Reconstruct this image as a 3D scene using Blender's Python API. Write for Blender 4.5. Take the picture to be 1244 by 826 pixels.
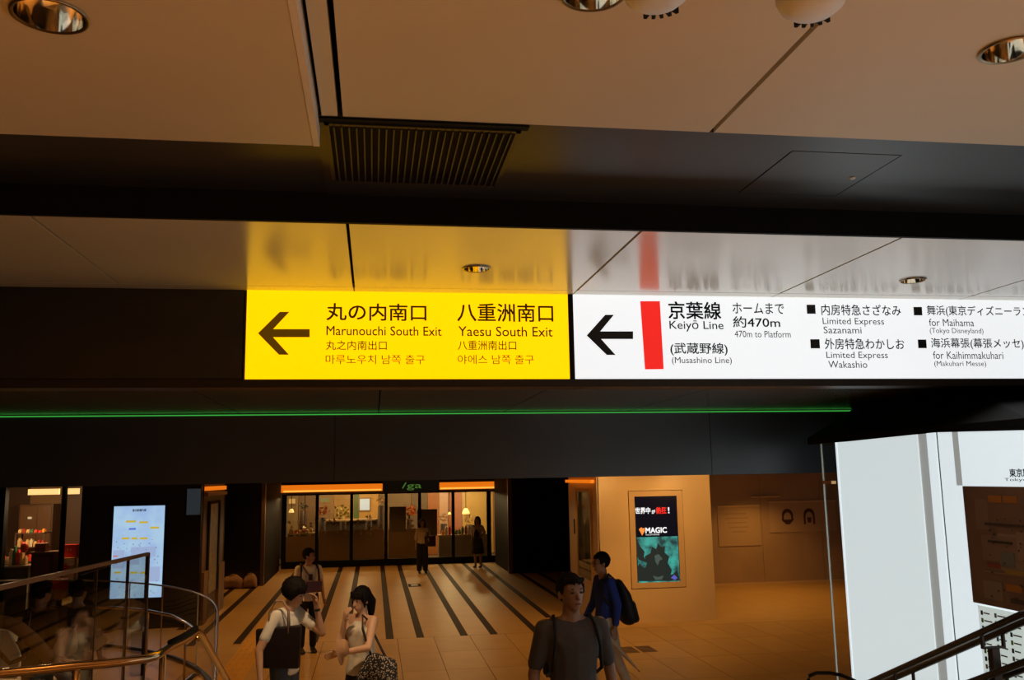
import bpy, bmesh, math, random
from mathutils import Vector, Matrix, Euler
PI = math.pi
random.seed(7)
for o in list(bpy.data.objects): bpy.data.objects.remove(o)
S = bpy.context.scene
COL = S.collection

# ------------------------------------------------------------------ camera
FPX = 1081.9
CAM = Vector((0, 0, 2.75))
yaw, pit, rol = math.radians(8.903), math.radians(8.714), math.radians(-1.034)
fw = Vector((math.sin(yaw)*math.cos(pit), math.cos(yaw)*math.cos(pit), math.sin(pit)))
r0 = Vector((math.cos(yaw), -math.sin(yaw), 0)); u0 = r0.cross(fw)
rt = math.cos(rol)*r0 + math.sin(rol)*u0
up = -math.sin(rol)*r0 + math.cos(rol)*u0
cd = bpy.data.cameras.new('camera'); cam = bpy.data.objects.new('camera', cd); COL.objects.link(cam)
cd.sensor_width = 36; cd.lens = 36*FPX/1244; cd.clip_start = .05; cd.clip_end = 200
cam.matrix_world = Matrix(((rt.x, up.x, -fw.x, CAM.x), (rt.y, up.y, -fw.y, CAM.y), (rt.z, up.z, -fw.z, CAM.z), (0, 0, 0, 1)))
S.camera = cam

# ------------------------------------------------------------------ world, exposure
w = bpy.data.worlds.new('world'); S.world = w; w.use_nodes = True
w.node_tree.nodes['Background'].inputs[0].default_value = (.9, .6, .35, 1)
w.node_tree.nodes['Background'].inputs[1].default_value = .01
S.view_settings.view_transform = 'Standard'; S.view_settings.look = 'None'
S.view_settings.exposure = 0; S.view_settings.gamma = 1; S.view_settings.use_curve_mapping = False

# ------------------------------------------------------------------ lamps of the building and added spots
def lamp(kind, loc, energy, color, size=.1, cone=120, blend=.6, aim=None):
    l = bpy.data.lights.new(kind.lower()+'_lamp', kind); l.energy = energy; l.color = color
    if kind == 'SPOT':
        l.spot_size = math.radians(cone); l.spot_blend = blend; l.shadow_soft_size = size
    elif kind == 'POINT': l.shadow_soft_size = size
    o = bpy.data.objects.new(kind.lower()+'_lamp', l); COL.objects.link(o); o.location = loc
    if aim is not None:
        o.rotation_euler = (Vector(aim)-Vector(loc)).to_track_quat('-Z', 'Y').to_euler()
    return o
WARM = (1, .50, .14)
AMBER = (1, .44, .085)
# recessed spots of the concourse ceiling
for y, e in ((12.0, 46), (15.2, 66), (18.4, 68), (21.6, 62), (25.0, 62), (28.0, 58)):
    for x in (-5.6, -2.4, .8, 4.0, 8.6):
        if x > 3.9 and y > 16 and x < 6.5: continue
        if x < -5 and 16 < y < 22: continue
        k = .8 if x < -3 else .55 if x > 3.5 and y < 16 else 1
        if y > 24 and x > 6: continue
        lamp('SPOT', (x, y, 2.66), e*k, AMBER, .06, 118, .7)
# wall washers in front of the poster pillar and in the corridor
lamp('SPOT', (4.9, 14.9, 2.66), 60, WARM, .05, 125, .8)
for x in (4.6, 6.1): lamp('SPOT', (x, 15.1, 2.69), 66, WARM, .05, 96, .8, aim=(x, 16.7, 1.9))
lamp('SPOT', (7.2, 17.0, 2.66), 40, WARM, .05, 120, .8)
lamp('SPOT', (3.6, 18.0, 2.66), 18, AMBER, .05, 120, .8)
lamp('SPOT', (9.2, 20.3, 2.66), 85, AMBER, .05, 130, .8)
# downlights over the stair landing, then unseen spots added around the camera
# downlights in the low ceiling over the foot of the stairs
for p in ((-2.0, 8.1, 30), (-.5, 8.2, 125), (.9, 8.1, 115)):
    lamp('SPOT', (p[0], p[1], 3.40), p[2], (1, .66, .36), .06, 88, .7)
for p in ((-1.0, 2.72), (.68, 2.55), (2.3, 2.6)):
    lamp('SPOT', (p[0], p[1], 4.16), 30, AMBER, .06, 62, .6)
for p in ((-3.2, .2), (-1.0, -.4), (1.2, -.4), (3.2, .2), (-3, -2.2), (0, -2.4), (3, -2.2)):  # unseen spots added so the landing bounces amber light onto the ceiling
    lamp('SPOT', (p[0], p[1], 4.12), 330, AMBER, .06, 90, .6)
for p in ((.66, 5.65), (3.84, 5.77)):
    lamp('SPOT', (p[0], p[1], 4.03), 4, WARM, .05, 60, .5)

# ------------------------------------------------------------------ helpers
def at(x, y, axis, v):
    """point where the sight line of photo pixel (x, y) meets the plane axis = v"""
    d = fw + rt*(x-622)/FPX - up*(y-413)/FPX
    return CAM + d*((v-CAM[axis])/d[axis])
def aty(x, y, Y): return at(x, y, 1, Y)

def tag(o, label=None, cat=None, group=None, kind=None):
    if label: o['label'] = label
    if cat: o['category'] = cat
    if group: o['group'] = group
    if kind: o['kind'] = kind
    return o
def empty(name, loc=(0, 0, 0), rz=0, parent=None):
    o = bpy.data.objects.new(name, None); COL.objects.link(o); o.location = loc; o.rotation_euler = (0, 0, rz)
    o.empty_display_size = .1
    if parent: o.parent = parent
    return o
def link(name, me, m=None, parent=None, loc=None, rot=None):
    o = bpy.data.objects.new(name, me); COL.objects.link(o)
    if m is not None and not me.materials: me.materials.append(m)
    if parent: o.parent = parent
    if loc is not None: o.location = loc
    if rot is not None: o.rotation_euler = rot
    return o
class MB:
    def __init__(s): s.bm = bmesh.new()
    def box(s, a, b, bev=0):
        a = Vector(a); b = Vector(b); lo = Vector(map(min, a, b)); hi = Vector(map(max, a, b))
        r = bmesh.ops.create_cube(s.bm, size=1)
        for v in r['verts']: v.co = Vector(((lo[i]+hi[i])/2+v.co[i]*(hi[i]-lo[i]) for i in range(3)))
        if bev:
            es = list({e for v in r['verts'] for e in v.link_edges})
            bmesh.ops.bevel(s.bm, geom=es, offset=bev, segments=2, affect='EDGES', profile=.5)
        return s
    def prism(s, pts, axis, a, b):
        """closed polygon pts (2-D) extruded along axis from a to b"""
        def mk(p, t):
            q = list(p); q.insert(axis, t); return s.bm.verts.new(q)
        va = [mk(p, a) for p in pts]; vb = [mk(p, b) for p in pts]; n = len(pts)
        s.bm.faces.new(va); s.bm.faces.new(vb[::-1])
        for i in range(n): s.bm.faces.new((va[i], vb[i], vb[(i+1) % n], va[(i+1) % n]))
        return s
    def hull(s, balls, seg=10):
        """convex hull of ellipsoids [(centre, radius or (rx,ry,rz)), ...]"""
        vs = []
        for c, r in balls:
            if not hasattr(r, '__len__'): r = (r, r, r)
            for i in range(seg+1):
                th = PI*i/seg
                n = 1 if i in (0, seg) else seg+4
                for j in range(n):
                    ph = 2*PI*j/n
                    vs.append(s.bm.verts.new((c[0]+r[0]*math.sin(th)*math.cos(ph), c[1]+r[1]*math.sin(th)*math.sin(ph), c[2]+r[2]*math.cos(th))))
        res = bmesh.ops.convex_hull(s.bm, input=vs)
        junk = [g for g in res['geom_interior'] if isinstance(g, bmesh.types.BMVert)]
        junk += [v for v in vs if v.is_valid and not v.link_faces and v not in junk]
        bmesh.ops.delete(s.bm, geom=list(set(junk)), context='VERTS')
        return s
    def tube(s, pts, r, seg=12, closed=False, rr=None):
        pts = [Vector(p) for p in pts]; n = len(pts); rings = []
        for i, p in enumerate(pts):
            if closed: t = pts[(i+1) % n]-pts[i-1]
            else: t = pts[min(i+1, n-1)]-pts[max(i-1, 0)]
            t.normalize(); a = Vector((0, 0, 1)) if abs(t.z) < .9 else Vector((1, 0, 0))
            u = t.cross(a).normalized(); v = t.cross(u); q = rr[i] if rr else r
            rings.append([s.bm.verts.new(p+q*(math.cos(2*PI*k/seg)*u+math.sin(2*PI*k/seg)*v)) for k in range(seg)])
        for i in range(n if closed else n-1):
            A = rings[i]; B = rings[(i+1) % n]
            for k in range(seg): s.bm.faces.new((A[k], A[(k+1) % seg], B[(k+1) % seg], B[k]))
        if not closed: s.bm.faces.new(rings[0][::-1]); s.bm.faces.new(rings[-1])
        return s
    def lathe(s, prof, c=(0, 0, 0), seg=32, cap=True):
        rings = []
        for r, z in prof: rings.append([s.bm.verts.new((c[0]+r*math.cos(2*PI*k/seg), c[1]+r*math.sin(2*PI*k/seg), c[2]+z)) for k in range(seg)])
        for A, B in zip(rings, rings[1:]):
            for k in range(seg): s.bm.faces.new((A[k], A[(k+1) % seg], B[(k+1) % seg], B[k]))
        if cap: s.bm.faces.new(rings[-1])
        return s
    def sheet(s, pts):
        s.bm.faces.new([s.bm.verts.new(p) for p in pts]); return s
    def strip(s, A, B, thick=None):
        va = [s.bm.verts.new(p) for p in A]; vb = [s.bm.verts.new(p) for p in B]
        for i in range(len(A)-1): s.bm.faces.new((va[i], va[i+1], vb[i+1], vb[i]))
        return s
    def mesh(s, name='mesh', smooth=False):
        bmesh.ops.recalc_face_normals(s.bm, faces=s.bm.faces)
        me = bpy.data.meshes.new(name); s.bm.to_mesh(me); s.bm.free()
        if smooth:
            for p in me.polygons: p.use_smooth = True
        return me
    def obj(s, name, m, parent=None, smooth=False, loc=None, rot=None):
        return link(name, s.mesh(name, smooth), m, parent, loc, rot)
def boxo(name, a, b, m, parent=None, bev=0): return MB().box(a, b, bev).obj(name, m, parent)
def struct(name, a, b, m, parent=None, bev=0):
    o = boxo(name, a, b, m, parent, bev)
    if not parent: o['kind'] = 'structure'
    return o

def mat(name, col, rough=.5, metal=0, emit=None, es=1, ior=1.5, noise=0, nscale=6, bump=0, bscale=40, col2=None, stretch=(1, 1, 1), coat=0, spec=.5):
    m = bpy.data.materials.new(name); m.use_nodes = True; nt = m.node_tree; b = nt.nodes['Principled BSDF']
    b.inputs['Base Color'].default_value = (*col, 1); b.inputs['Roughness'].default_value = rough
    b.inputs['Metallic'].default_value = metal; b.inputs['IOR'].default_value = ior
    b.inputs['Coat Weight'].default_value = coat; b.inputs['Specular IOR Level'].default_value = spec
    if emit is not None:
        b.inputs['Emission Color'].default_value = (*emit, 1); b.inputs['Emission Strength'].default_value = es
    if noise or col2 or bump:
        tc = nt.nodes.new('ShaderNodeTexCoord'); mp = nt.nodes.new('ShaderNodeMapping'); mp.inputs['Scale'].default_value = stretch
        nt.links.new(tc.outputs['Object'], mp.inputs[0])
    if noise or col2:
        n = nt.nodes.new('ShaderNodeTexNoise'); n.inputs['Scale'].default_value = nscale; n.inputs['Detail'].default_value = 5
        nt.links.new(mp.outputs[0], n.inputs['Vector'])
        r = nt.nodes.new('ShaderNodeValToRGB'); r.color_ramp.elements[0].position = .3; r.color_ramp.elements[1].position = .7
        c2 = col2 or tuple(c*(1-noise) for c in col)
        r.color_ramp.elements[0].color = (*c2, 1); r.color_ramp.elements[1].color = (*col, 1)
        nt.links.new(n.outputs['Fac'], r.inputs[0]); nt.links.new(r.outputs[0], b.inputs['Base Color'])
    if bump:
        n2 = nt.nodes.new('ShaderNodeTexNoise'); n2.inputs['Scale'].default_value = bscale; n2.inputs['Detail'].default_value = 4
        nt.links.new(mp.outputs[0], n2.inputs['Vector'])
        bp = nt.nodes.new('ShaderNodeBump'); bp.inputs['Strength'].default_value = bump; bp.inputs['Distance'].default_value = .02
        nt.links.new(n2.outputs['Fac'], bp.inputs['Height']); nt.links.new(bp.outputs[0], b.inputs['Normal'])
    return m
def glass_mat(name, tint=(.93, .95, .93), f=1.45, rough=.02):
    m = bpy.data.materials.new(name); m.use_nodes = True; nt = m.node_tree; nt.nodes.clear()
    o = nt.nodes.new('ShaderNodeOutputMaterial'); mx = nt.nodes.new('ShaderNodeMixShader'); t = nt.nodes.new('ShaderNodeBsdfTransparent')
    g = nt.nodes.new('ShaderNodeBsdfGlossy'); fr = nt.nodes.new('ShaderNodeFresnel'); fr.inputs[0].default_value = f
    t.inputs[0].default_value = (*tint, 1); g.inputs['Roughness'].default_value = rough
    ge_ = nt.nodes.new('ShaderNodeNewGeometry'); ml_ = nt.nodes.new('ShaderNodeMath'); ml_.operation = 'MULTIPLY_ADD'; ml_.inputs[1].default_value = 1/f-f; ml_.inputs[2].default_value = f
    nt.links.new(ge_.outputs['Backfacing'], ml_.inputs[0]); nt.links.new(ml_.outputs[0], fr.inputs[0])
    nt.links.new(fr.outputs[0], mx.inputs[0]); nt.links.new(t.outputs[0], mx.inputs[1]); nt.links.new(g.outputs[0], mx.inputs[2])
    nt.links.new(mx.outputs[0], o.inputs[0]); return m

M = {}
M['ceil'] = mat('satin_ceiling_panel', (.74, .67, .52), .20, ior=1.8, noise=.04, nscale=1.5)
M['ceil_near'] = mat('matt_ceiling_panel', (.70, .62, .46), .45, noise=.03, nscale=1.2, spec=.35)
M['joint'] = mat('dark_joint', (.004, .003, .003), .9, spec=.02)
M['black_gloss'] = mat('black_gloss_panel', (.016, .017, .018), .22, ior=1.6, noise=.2, nscale=2)
M['fascia'] = mat('dark_fascia_panel', (.040, .048, .056), .3, ior=1.6, noise=.2, nscale=2)
M['black'] = mat('black_matt', (.005, .005, .005), .7, spec=.15)
M['recess'] = mat('dark_recess_panel', (.026, .027, .028), .35, noise=.1, nscale=2)
M['lower'] = mat('dark_bronze_ceiling', (.085, .07, .055), .2, ior=1.7, noise=.1, nscale=2)
M['housing'] = mat('dark_sign_housing', (.03, .022, .018), .35, metal=.3)
M['green'] = mat('green_light_line', (.02, .2, .04), .5, emit=(.06, .62, .08), es=.6)
M['yellow'] = mat('yellow_lit_face', (.5, .3, .0), .25, emit=(1, .505, .0), es=1.42)
M['white_sign'] = mat('white_lit_face', (.5, .5, .5), .25, emit=(.93, .97, 1), es=.88)
M['ink'] = mat('black_print', (.006, .007, .01), .5)
M['ink_grey'] = mat('grey_print', (.05, .055, .065), .5)
M['ink_brown'] = mat('dark_print_on_yellow', (.035, .016, .0), .5, emit=(.30, .12, 0), es=.09)
M['ink_brown2'] = mat('thin_print_on_yellow', (.07, .04, .0), .5, emit=(.42, .24, 0), es=.18)
M['arrow_brown'] = mat('arrow_print_on_yellow', (.035, .016, .0), .5, emit=(.30, .12, 0), es=.25)
M['red'] = mat('red_lit_print', (.5, .01, .01), .4, emit=(.93, .022, .016), es=.85)
M['steel'] = mat('brushed_steel', (.50, .40, .30), .3, metal=1)
M['chrome'] = mat('polished_reflector', (.85, .78, .66), .08, metal=1)
M['bronze'] = mat('polished_bronze_rail', (.62, .42, .24), .17, metal=1, noise=.15, nscale=8)
M['rail_dark'] = mat('dark_bronze_rail', (.035, .024, .018), .35, metal=.6)
M['cream'] = mat('cream_wall_panel', (.80, .62, .36), .38, noise=.06, nscale=2, bump=.05, bscale=12)
M['cream_trim'] = mat('cream_frame', (.70, .52, .30), .4)
M['tile'] = mat('tan_floor_tile', (.60, .40, .165), .42, spec=.28, noise=.10, nscale=2.2, bump=.03, bscale=20)
M['tile2'] = mat('tan_floor_tile_light', (.63, .43, .18), .42, spec=.28, noise=.10, nscale=2.6, bump=.03, bscale=20)
M['stripe'] = mat('dark_brown_floor_strip', (.040, .020, .009), .6, spec=.1, noise=.2, nscale=4)
M['grout'] = mat('floor_grout', (.16, .11, .07), .8)
M['tactile'] = mat('yellow_tactile_block', (.80, .45, .06), .5, noise=.1)
M['stair'] = mat('stair_stone', (.46, .36, .24), .5, noise=.12, nscale=8)
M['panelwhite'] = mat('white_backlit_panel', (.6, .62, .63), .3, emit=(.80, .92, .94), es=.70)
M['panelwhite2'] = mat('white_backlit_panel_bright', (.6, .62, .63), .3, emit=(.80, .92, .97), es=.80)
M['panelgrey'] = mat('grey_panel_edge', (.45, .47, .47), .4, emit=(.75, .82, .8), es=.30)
M['seam'] = mat('dark_seam', (.05, .06, .055), .5)
M['glass'] = glass_mat('clear_glass', f=1.3)
M['glass_edge'] = mat('glass_edge', (.75, .82, .72), .25, spec=.6)
M['haze_glass'] = glass_mat('hazy_glass', (.97, .97, .96), f=1.3)
M['glass_frost'] = mat('etched_glass', (.5, .42, .28), .5)
M['dark_brown'] = mat('dark_brown_wall', (.014, .008, .005), .7, spec=.1, noise=.2, nscale=3)
M['corr'] = mat('beige_glossy_corridor_wall', (.50, .38, .27), .18, noise=.12, nscale=1.5, ior=1.6)
M['side'] = mat('outer_wall', (.10, .07, .05), .6)

# ------------------------------------------------------------------ ceilings
ZN, ZM, ZL, ZC = 4.25, 4.10, 3.44, 2.73
Y1, Y2, YS, YF = 3.60, 4.66, 6.44, 9.50
def panel_row(name, xs, ya, yb, z, m, parent, gap=.006, th=.02):
    for a, b in zip(xs, xs[1:]):
        boxo(name, (a+gap, ya, z), (b-gap, yb, z+th), m, parent)
GX = [-8.13, -6.53, -4.93, -3.33, -1.73, -.145, 1.48, 3.07, 4.68, 6.28, 7.88, 9.48]
c0 = empty('ceiling', (0, 0, 0)); c0['kind'] = 'structure'
boxo('backing', (-8.2, -3.2, 4.30), (9.6, 6.5, 4.36), M['joint'], c0)
# high near ceiling, right of the step
gn = .011
panel_row('ceiling_panel', [-.232]+GX[5:6], .2, Y1, ZN, M['ceil_near'], c0, gn, .045)
panel_row('ceiling_panel', GX[5:], .2, Y1, ZN, M['ceil_near'], c0, gn, .045)
panel_row('ceiling_panel', [-.232]+GX[6:], -3.2, .18, ZN, M['ceil_near'], c0, gn, .045)
# slightly lower left part with its pale edge trim
panel_row('ceiling_panel', [-8.2, -5.2, -2.7, -.262], .2, 3.74, 4.17, M['ceil_near'], c0, .001, .12)
panel_row('ceiling_panel', [-8.2, -5.2, -2.7, -.262], -3.2, .19, 4.17, M['ceil_near'], c0, .001, .12)
boxo('edge_trim', (-.262, -3.2, 4.168), (-.236, 3.742, 4.29), mat('pale_edge_trim', (.82, .75, .66), .35), c0)
# dark recessed strip in front of the black drop
boxo('recess_panel', (-8.2, 3.742, 4.262), (-.25, Y2, 4.295), M['recess'], c0)
rx0, rx1, ry0, ry1 = 1.95, 2.52, 3.78, 4.42
boxo('recess_panel', (-.25, Y1+.002, 4.252), (rx0, Y2, 4.295), M['recess'], c0)
boxo('recess_panel', (rx1, Y1+.002, 4.252), (9.5, Y2, 4.295), M['recess'], c0)
boxo('recess_panel', (rx0, Y1+.002, 4.252), (rx1, ry0, 4.295), M['recess'], c0)
boxo('recess_panel', (rx0, ry1, 4.252), (rx1, Y2, 4.295), M['recess'], c0)
boxo('drop_face', (-8.2, Y2, ZM), (9.5, Y2+.03, 4.295), M['black'], c0)
# glossy middle ceiling that mirrors the sign
ms = 6.30
panel_row('ceiling_panel', GX, Y2+.03, ms-.006, ZM, M['ceil'], c0, .009, .03)
panel_row('ceiling_panel', GX, ms+.003, YS+.2, ZM, M['ceil'], c0, .004, .03)
boxo('backing', (-8.2, Y2+.03, ZM+.03), (9.5, YS+.2, ZM+.05), M['joint'], c0)
# low ceiling beyond the sign
LX = [-8.0, -6.7, -5.35, -4.0, -2.65, -1.36, .05, 1.38, 2.75, 4.10, 5.42, 6.8, 8.2]
panel_row('low_ceiling_panel', LX, 6.60, YF, ZL, M['lower'], c0, .005, .03)
boxo('backing', (-8.2, 6.60, ZL+.03), (9.5, YF, ZL+.05), M['joint'], c0)
boxo('concourse_ceiling', (-12, YF+.25, ZC), (13.5, 33.5, ZC+.06), mat('dark_concourse_ceiling', (.20, .14, .09), .7), c0)
# the access hatch with its lock
h = empty('ceiling_hatch', (2.235, 4.1, 4.25)); tag(h, 'square dark access hatch with round lock in the recessed ceiling strip', 'hatch')
boxo('hatch_panel', (rx0-2.235+.009, ry0-4.1+.009, .002), (rx1-2.235-.006, ry1-4.1-.004, .03), M['recess'], h)
MB().lathe([(.0001, -.004), (.012, -.005), (.016, .0), (.016, .02)], (rx1-2.235-.07, .02, 0), 20, False).obj('lock', mat('silver_lock', (.75, .75, .72), .4), h, True)
# ventilation grille
g = empty('ceiling_grille', (.2, 3.95, 4.245)); tag(g, 'long black slatted air grille set in the dark recess above the yellow sign', 'grille')
gx0, gx1, gy0, gy1 = -.215-.2, .63-.2, 3.66-3.95, 4.42-3.95
fr = MB(); M['gframe'] = mat('brown_grille_frame', (.03, .022, .015), .4)
fr.box((gx0, gy0, -.006), (gx1, gy0+.02, .006)); fr.box((gx0, gy1-.02, -.006), (gx1, gy1, .006)); fr.box((gx0, gy0, -.006), (gx0+.02, gy1, .006)); fr.box((gx1-.02, gy0, -.006), (gx1, gy1, .006))
fr.obj('frame', M['gframe'], g)
boxo('edge_shadow_gap', (gx0-.02, gy0-.045, -.001), (gx1+.03, gy0, .006), M['black'], g)
boxo('backing', (gx0+.02, gy0+.02, .001), (gx1-.02, gy1-.02, .006), M['black'], g)
sl = MB().box((-.003, gy0+.022, -.012), (.003, gy1-.022, .0)).mesh('slat'); sl.materials.append(mat('grille_slat', (.035, .032, .03), .4))
for i in range(25):
    link('slat', sl, None, g, (gx0+.04+i*(gx1-gx0-.08)/24, 0, 0))

# downlights
def downlight(x, y, z, r, label, group=None):
    o = empty('downlight', (x, y, z)); tag(o, label, 'downlight', group)
    MB().lathe([(r*.93, .0), (r, -.004), (r*1.05, -.003), (r*1.06, .001)], seg=40, cap=False).obj('ring', mat('bronze_ring', (.35, .26, .16), .3, metal=1) if 'bronze_ring' not in bpy.data.materials else bpy.data.materials['bronze_ring'], o, True)
    MB().lathe([(r*.93, .0), (r*.9, .035), (r*.8, .07), (r*.62, .10)], seg=40, cap=False).obj('reflector', M['chrome'], o, True)
    MB().lathe([(r*.62, .10), (.001, .101)], seg=40, cap=True).obj('lamp_lens', mat('lamp_lens', (.25, .2, .12), .3, emit=(1, .62, .25), es=.06) if 'lamp_lens' not in bpy.data.materials else bpy.data.materials['lamp_lens'], o, True)
    return o
def cut_hole(x, y, r):
    c = MB().lathe([(r, -.2), (r, .5)], (x, y, 4.1), 40, True); c.bm.faces.new(list(reversed([v for v in c.bm.verts][:40]))); ct = c.obj('cutter', None)
    for o in list(c0.children):
        if o.name.split('.')[0] not in ('ceiling_panel', 'backing'): continue
        b = [v.co for v in o.data.vertices]
        if min(v.x for v in b) < x+r and max(v.x for v in b) > x-r and min(v.y for v in b) < y+r and max(v.y for v in b) > y-r:
            md = o.modifiers.new('cut', 'BOOLEAN'); md.object = ct; md.solver = 'EXACT'
            dg = bpy.context.evaluated_depsgraph_get(); me = bpy.data.meshes.new_from_object(o.evaluated_get(dg)); o.modifiers.clear(); o.data = me
    bpy.data.objects.remove(ct)
for hx_, hy_, hr_ in ((-.985, 2.72, .0985), (.675, 2.53, .094), (2.275, 2.72, .094), (.66, 5.65, .083), (3.84, 5.77, .083)): cut_hole(hx_, hy_, hr_)
downlight(-.985, 2.72, 4.164, .105, 'large round downlight in the lowered brown ceiling, at top left')
downlight(.675, 2.53, 4.244, .1, 'large round downlight cut by the top edge of the photo')
downlight(2.275, 2.72, 4.244, .1, 'large round downlight in the high ceiling near the right edge')
downlight(.66, 5.65, 4.094, .088, 'small round downlight in the yellow reflection above the sign')
downlight(3.84, 5.77, 4.094, .088, 'small round downlight in the white reflection above the sign')

# white devices hanging from the near ceiling
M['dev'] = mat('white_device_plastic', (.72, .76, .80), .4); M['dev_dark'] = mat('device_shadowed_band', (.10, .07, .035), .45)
M['devline'] = mat('yellow_device_line', (.5, .3, .03), .4)
def device(px, py, label, s=1):
    p = at(px, py, 2, 4.14)
    o = empty('ceiling_device', (p.x, p.y, 4.25)); tag(o, label, 'ceiling device', 'white slotted devices fixed to the near ceiling'); o.scale = (s, s, 1)
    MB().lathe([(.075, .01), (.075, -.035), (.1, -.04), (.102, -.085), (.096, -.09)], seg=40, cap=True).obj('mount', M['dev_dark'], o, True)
    MB().lathe([(.1, -.085), (.107, -.09), (.107, -.1), (.1, -.104)], seg=40, cap=False).obj('band', M['devline'], o, True)
    MB().lathe([(.104, -.1), (.101, -.14), (.09, -.165), (.066, -.185), (.03, -.192)], seg=40, cap=True).obj('cover', M['dev'], o, True)
    for k in range(5):
        a = -1.0+.27*k
        MB().box((-.005, .035, -.004), (.005, .092, .03)).obj('slot', M['black'], o, loc=(0, 0, -.180), rot=(0, 0, a))
    return o
device(985, -14, 'white slotted ceiling device above the diagonal panel joint at top right')
device(797, -26, 'white slotted ceiling device just peeking in beside the middle downlight')

# ------------------------------------------------------------------ black band and hanging direction sign
bd = empty('bulkhead_panels', (0, YS, 3.4)); tag(bd, kind='structure'); bd.name = 'wall_bulkhead'
for a, b in ((-8.2, -6.2), (-6.2, -3.6), (-3.6, -.915)):
    boxo('black_panel', (a+.003, 0, .065), (b-.003, .2, .70), M['black_gloss'], bd)
boxo('bottom_rail', (-8.2, -.01, .0), (-.915, .2, .06), M['housing'], bd)
boxo('core', (-8.2, .02, .01), (-.92, .16, .69), M['black'], bd)

sg = empty('direction_sign', (0, YS, 3.4)); tag(sg, 'long backlit overhead sign, yellow exit section left, white railway line section right', 'sign')
def onS(px, py): p = aty(px, py, YS); return p
boxo('housing', (-.912, .012, .0), (8.0, .2, .70), M['housing'], sg)
boxo('bottom_frame', (-.912, -.012, .0), (8.0, .012, .055), M['housing'], sg)
zb, zt = 3.46-3.4, .699
boxo('yellow_face', (-.897, -.004, zb), (1.438, .012, zt), M['yellow'], sg)
boxo('divider', (1.438, -.006, zb-.004), (1.478, .012, zt), M['black'], sg)
boxo('white_face', (1.478, -.004, zb), (8.0, .012, zt), M['white_sign'], sg)
def local_s(px, py):
    p = onS(px, py); return (p.x, p.z-3.4)
def flat_poly(name, pxs, m, parent, loc, y=-.0065):
    MB().prism([loc(*q) for q in pxs], 1, y, y+.002).obj(name, m, parent)
dgf = bpy.data.fonts
def text_mesh(txt, bold=0.0, ext=0):
    cu = bpy.data.curves.new('t', 'FONT'); cu.body = txt; cu.resolution_u = 3; cu.extrude = ext
    to = bpy.data.objects.new('t', cu); COL.objects.link(to)
    dg = bpy.context.evaluated_depsgraph_get()
    me = bpy.data.meshes.new_from_object(to.evaluated_get(dg)); 
    bpy.data.objects.remove(to); bpy.data.curves.remove(cu)
    if bold:                       # heavier strokes: the outline repeated at small offsets
        b2 = bmesh.new()
        for dx, dy in ((-bold, -bold), (bold, -bold), (-bold, bold), (bold, bold)):
            n0 = len(b2.verts); b2.from_mesh(me); b2.verts.ensure_lookup_table()
            for v in b2.verts[n0:]: v.co.x += dx; v.co.y += dy
        b2.to_mesh(me); b2.free()
    return me
def text_box(txt, X0, X1, Z0, Z1, m, parent, y=-.0065, bold=0.0, name='lettering', axis='XZ', const=None):
    """flat lettering stretched to fill the rectangle X0..X1, Z0..Z1"""
    me = text_mesh(txt, bold)
    xs = [v.co.x for v in me.vertices]; ys = [v.co.y for v in me.vertices]
    if not xs: return None
    ax, bx, ay, by = min(xs), max(xs), min(ys), max(ys)
    for v in me.vertices:
        X = X0+(v.co.x-ax)/(bx-ax)*(X1-X0); Z = Z0+(v.co.y-ay)/(by-ay)*(Z1-Z0)
        v.co = (X, y, Z) if axis == 'XZ' else (y, X, Z)
    me.name = name
    return link(name, me, m, parent)
def stext(txt, x0, x1, y0, y1, m, bold=0.0):
    xa = local_s(x0, (y0+y1)/2)[0]; xb = local_s(x1, (y0+y1)/2)[0]; xm = (x0+x1)/2
    text_box(txt, xa, xb, local_s(xm, y1)[1], local_s(xm, y0)[1], m, sg, bold=bold)
K, KB, KG, KG2, AR = M['ink'], M['ink_brown'], M['ink_grey'], M['ink_brown2'], M['arrow_brown']
flat_poly('arrow', [(313.6, 405), (340, 379), (351.5, 379), (331.8, 400), (376.3, 400), (376.3, 409.7), (331.8, 409.7), (351, 431), (339, 431)], AR, sg, local_s)
stext('丸の内南口', 396.6, 518, 368.8, 389.8, KB, .012)
stext('Marunouchi South Exit', 396.6, 536.5, 396.4, 407.8, KB, .004)
stext('丸之内南出口', 396, 469.8, 413.9, 425.3, KB, .004)
stext('마루노우치 남쪽 출구', 395.6, 516, 431.2, 442.4, KG2)
stext('八重洲南口', 555.3, 671.9, 368.8, 391, KB, .012)
stext('Yaesu South Exit', 556.6, 671.2, 396.8, 408.8, KB, .004)
stext('八重洲南出口', 556, 627, 413.9, 425.3, KB, .004)
stext('야에스 남쪽 출구', 556, 648.5, 431.2, 442.4, KG2)
flat_poly('arrow', [(712.6, 407.6), (735, 382.6), (745.5, 382.6), (729, 402.7), (768.8, 402.7), (768.8, 411.9), (730, 411.9), (747.5, 431.3), (737, 431.3)], K, sg, local_s)
flat_poly('red_bar', [(777.5, 366), (801.3, 366), (806, 448.5), (783.3, 448.8)], M['red'], sg, local_s)
stext('京葉線', 811.5, 875.5, 366.5, 388, K, .014)
stext('Keiyō Line', 813, 878.6, 389.5, 403, K, .004)
stext('(武蔵野線)', 814, 883.5, 416.5, 432, K, .010)
stext('(Musashino Line)', 816, 888.6, 433.8, 443.6, KG)
stext('ホームまで', 889.5, 952, 368, 381.5, K, .006)
stext('約470m', 890, 947.2, 384.5, 398.2, K, .008)
stext('470m to Platform', 892, 960, 402, 410, KG)
stext('内房特急さざなみ', 997.3, 1093.8, 370, 383.5, K, .008)
stext('Limited Express', 999, 1073.4, 386.4, 396.6, KG)
stext('Sazanami', 1000, 1046, 396.9, 405.2, KG)
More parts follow.
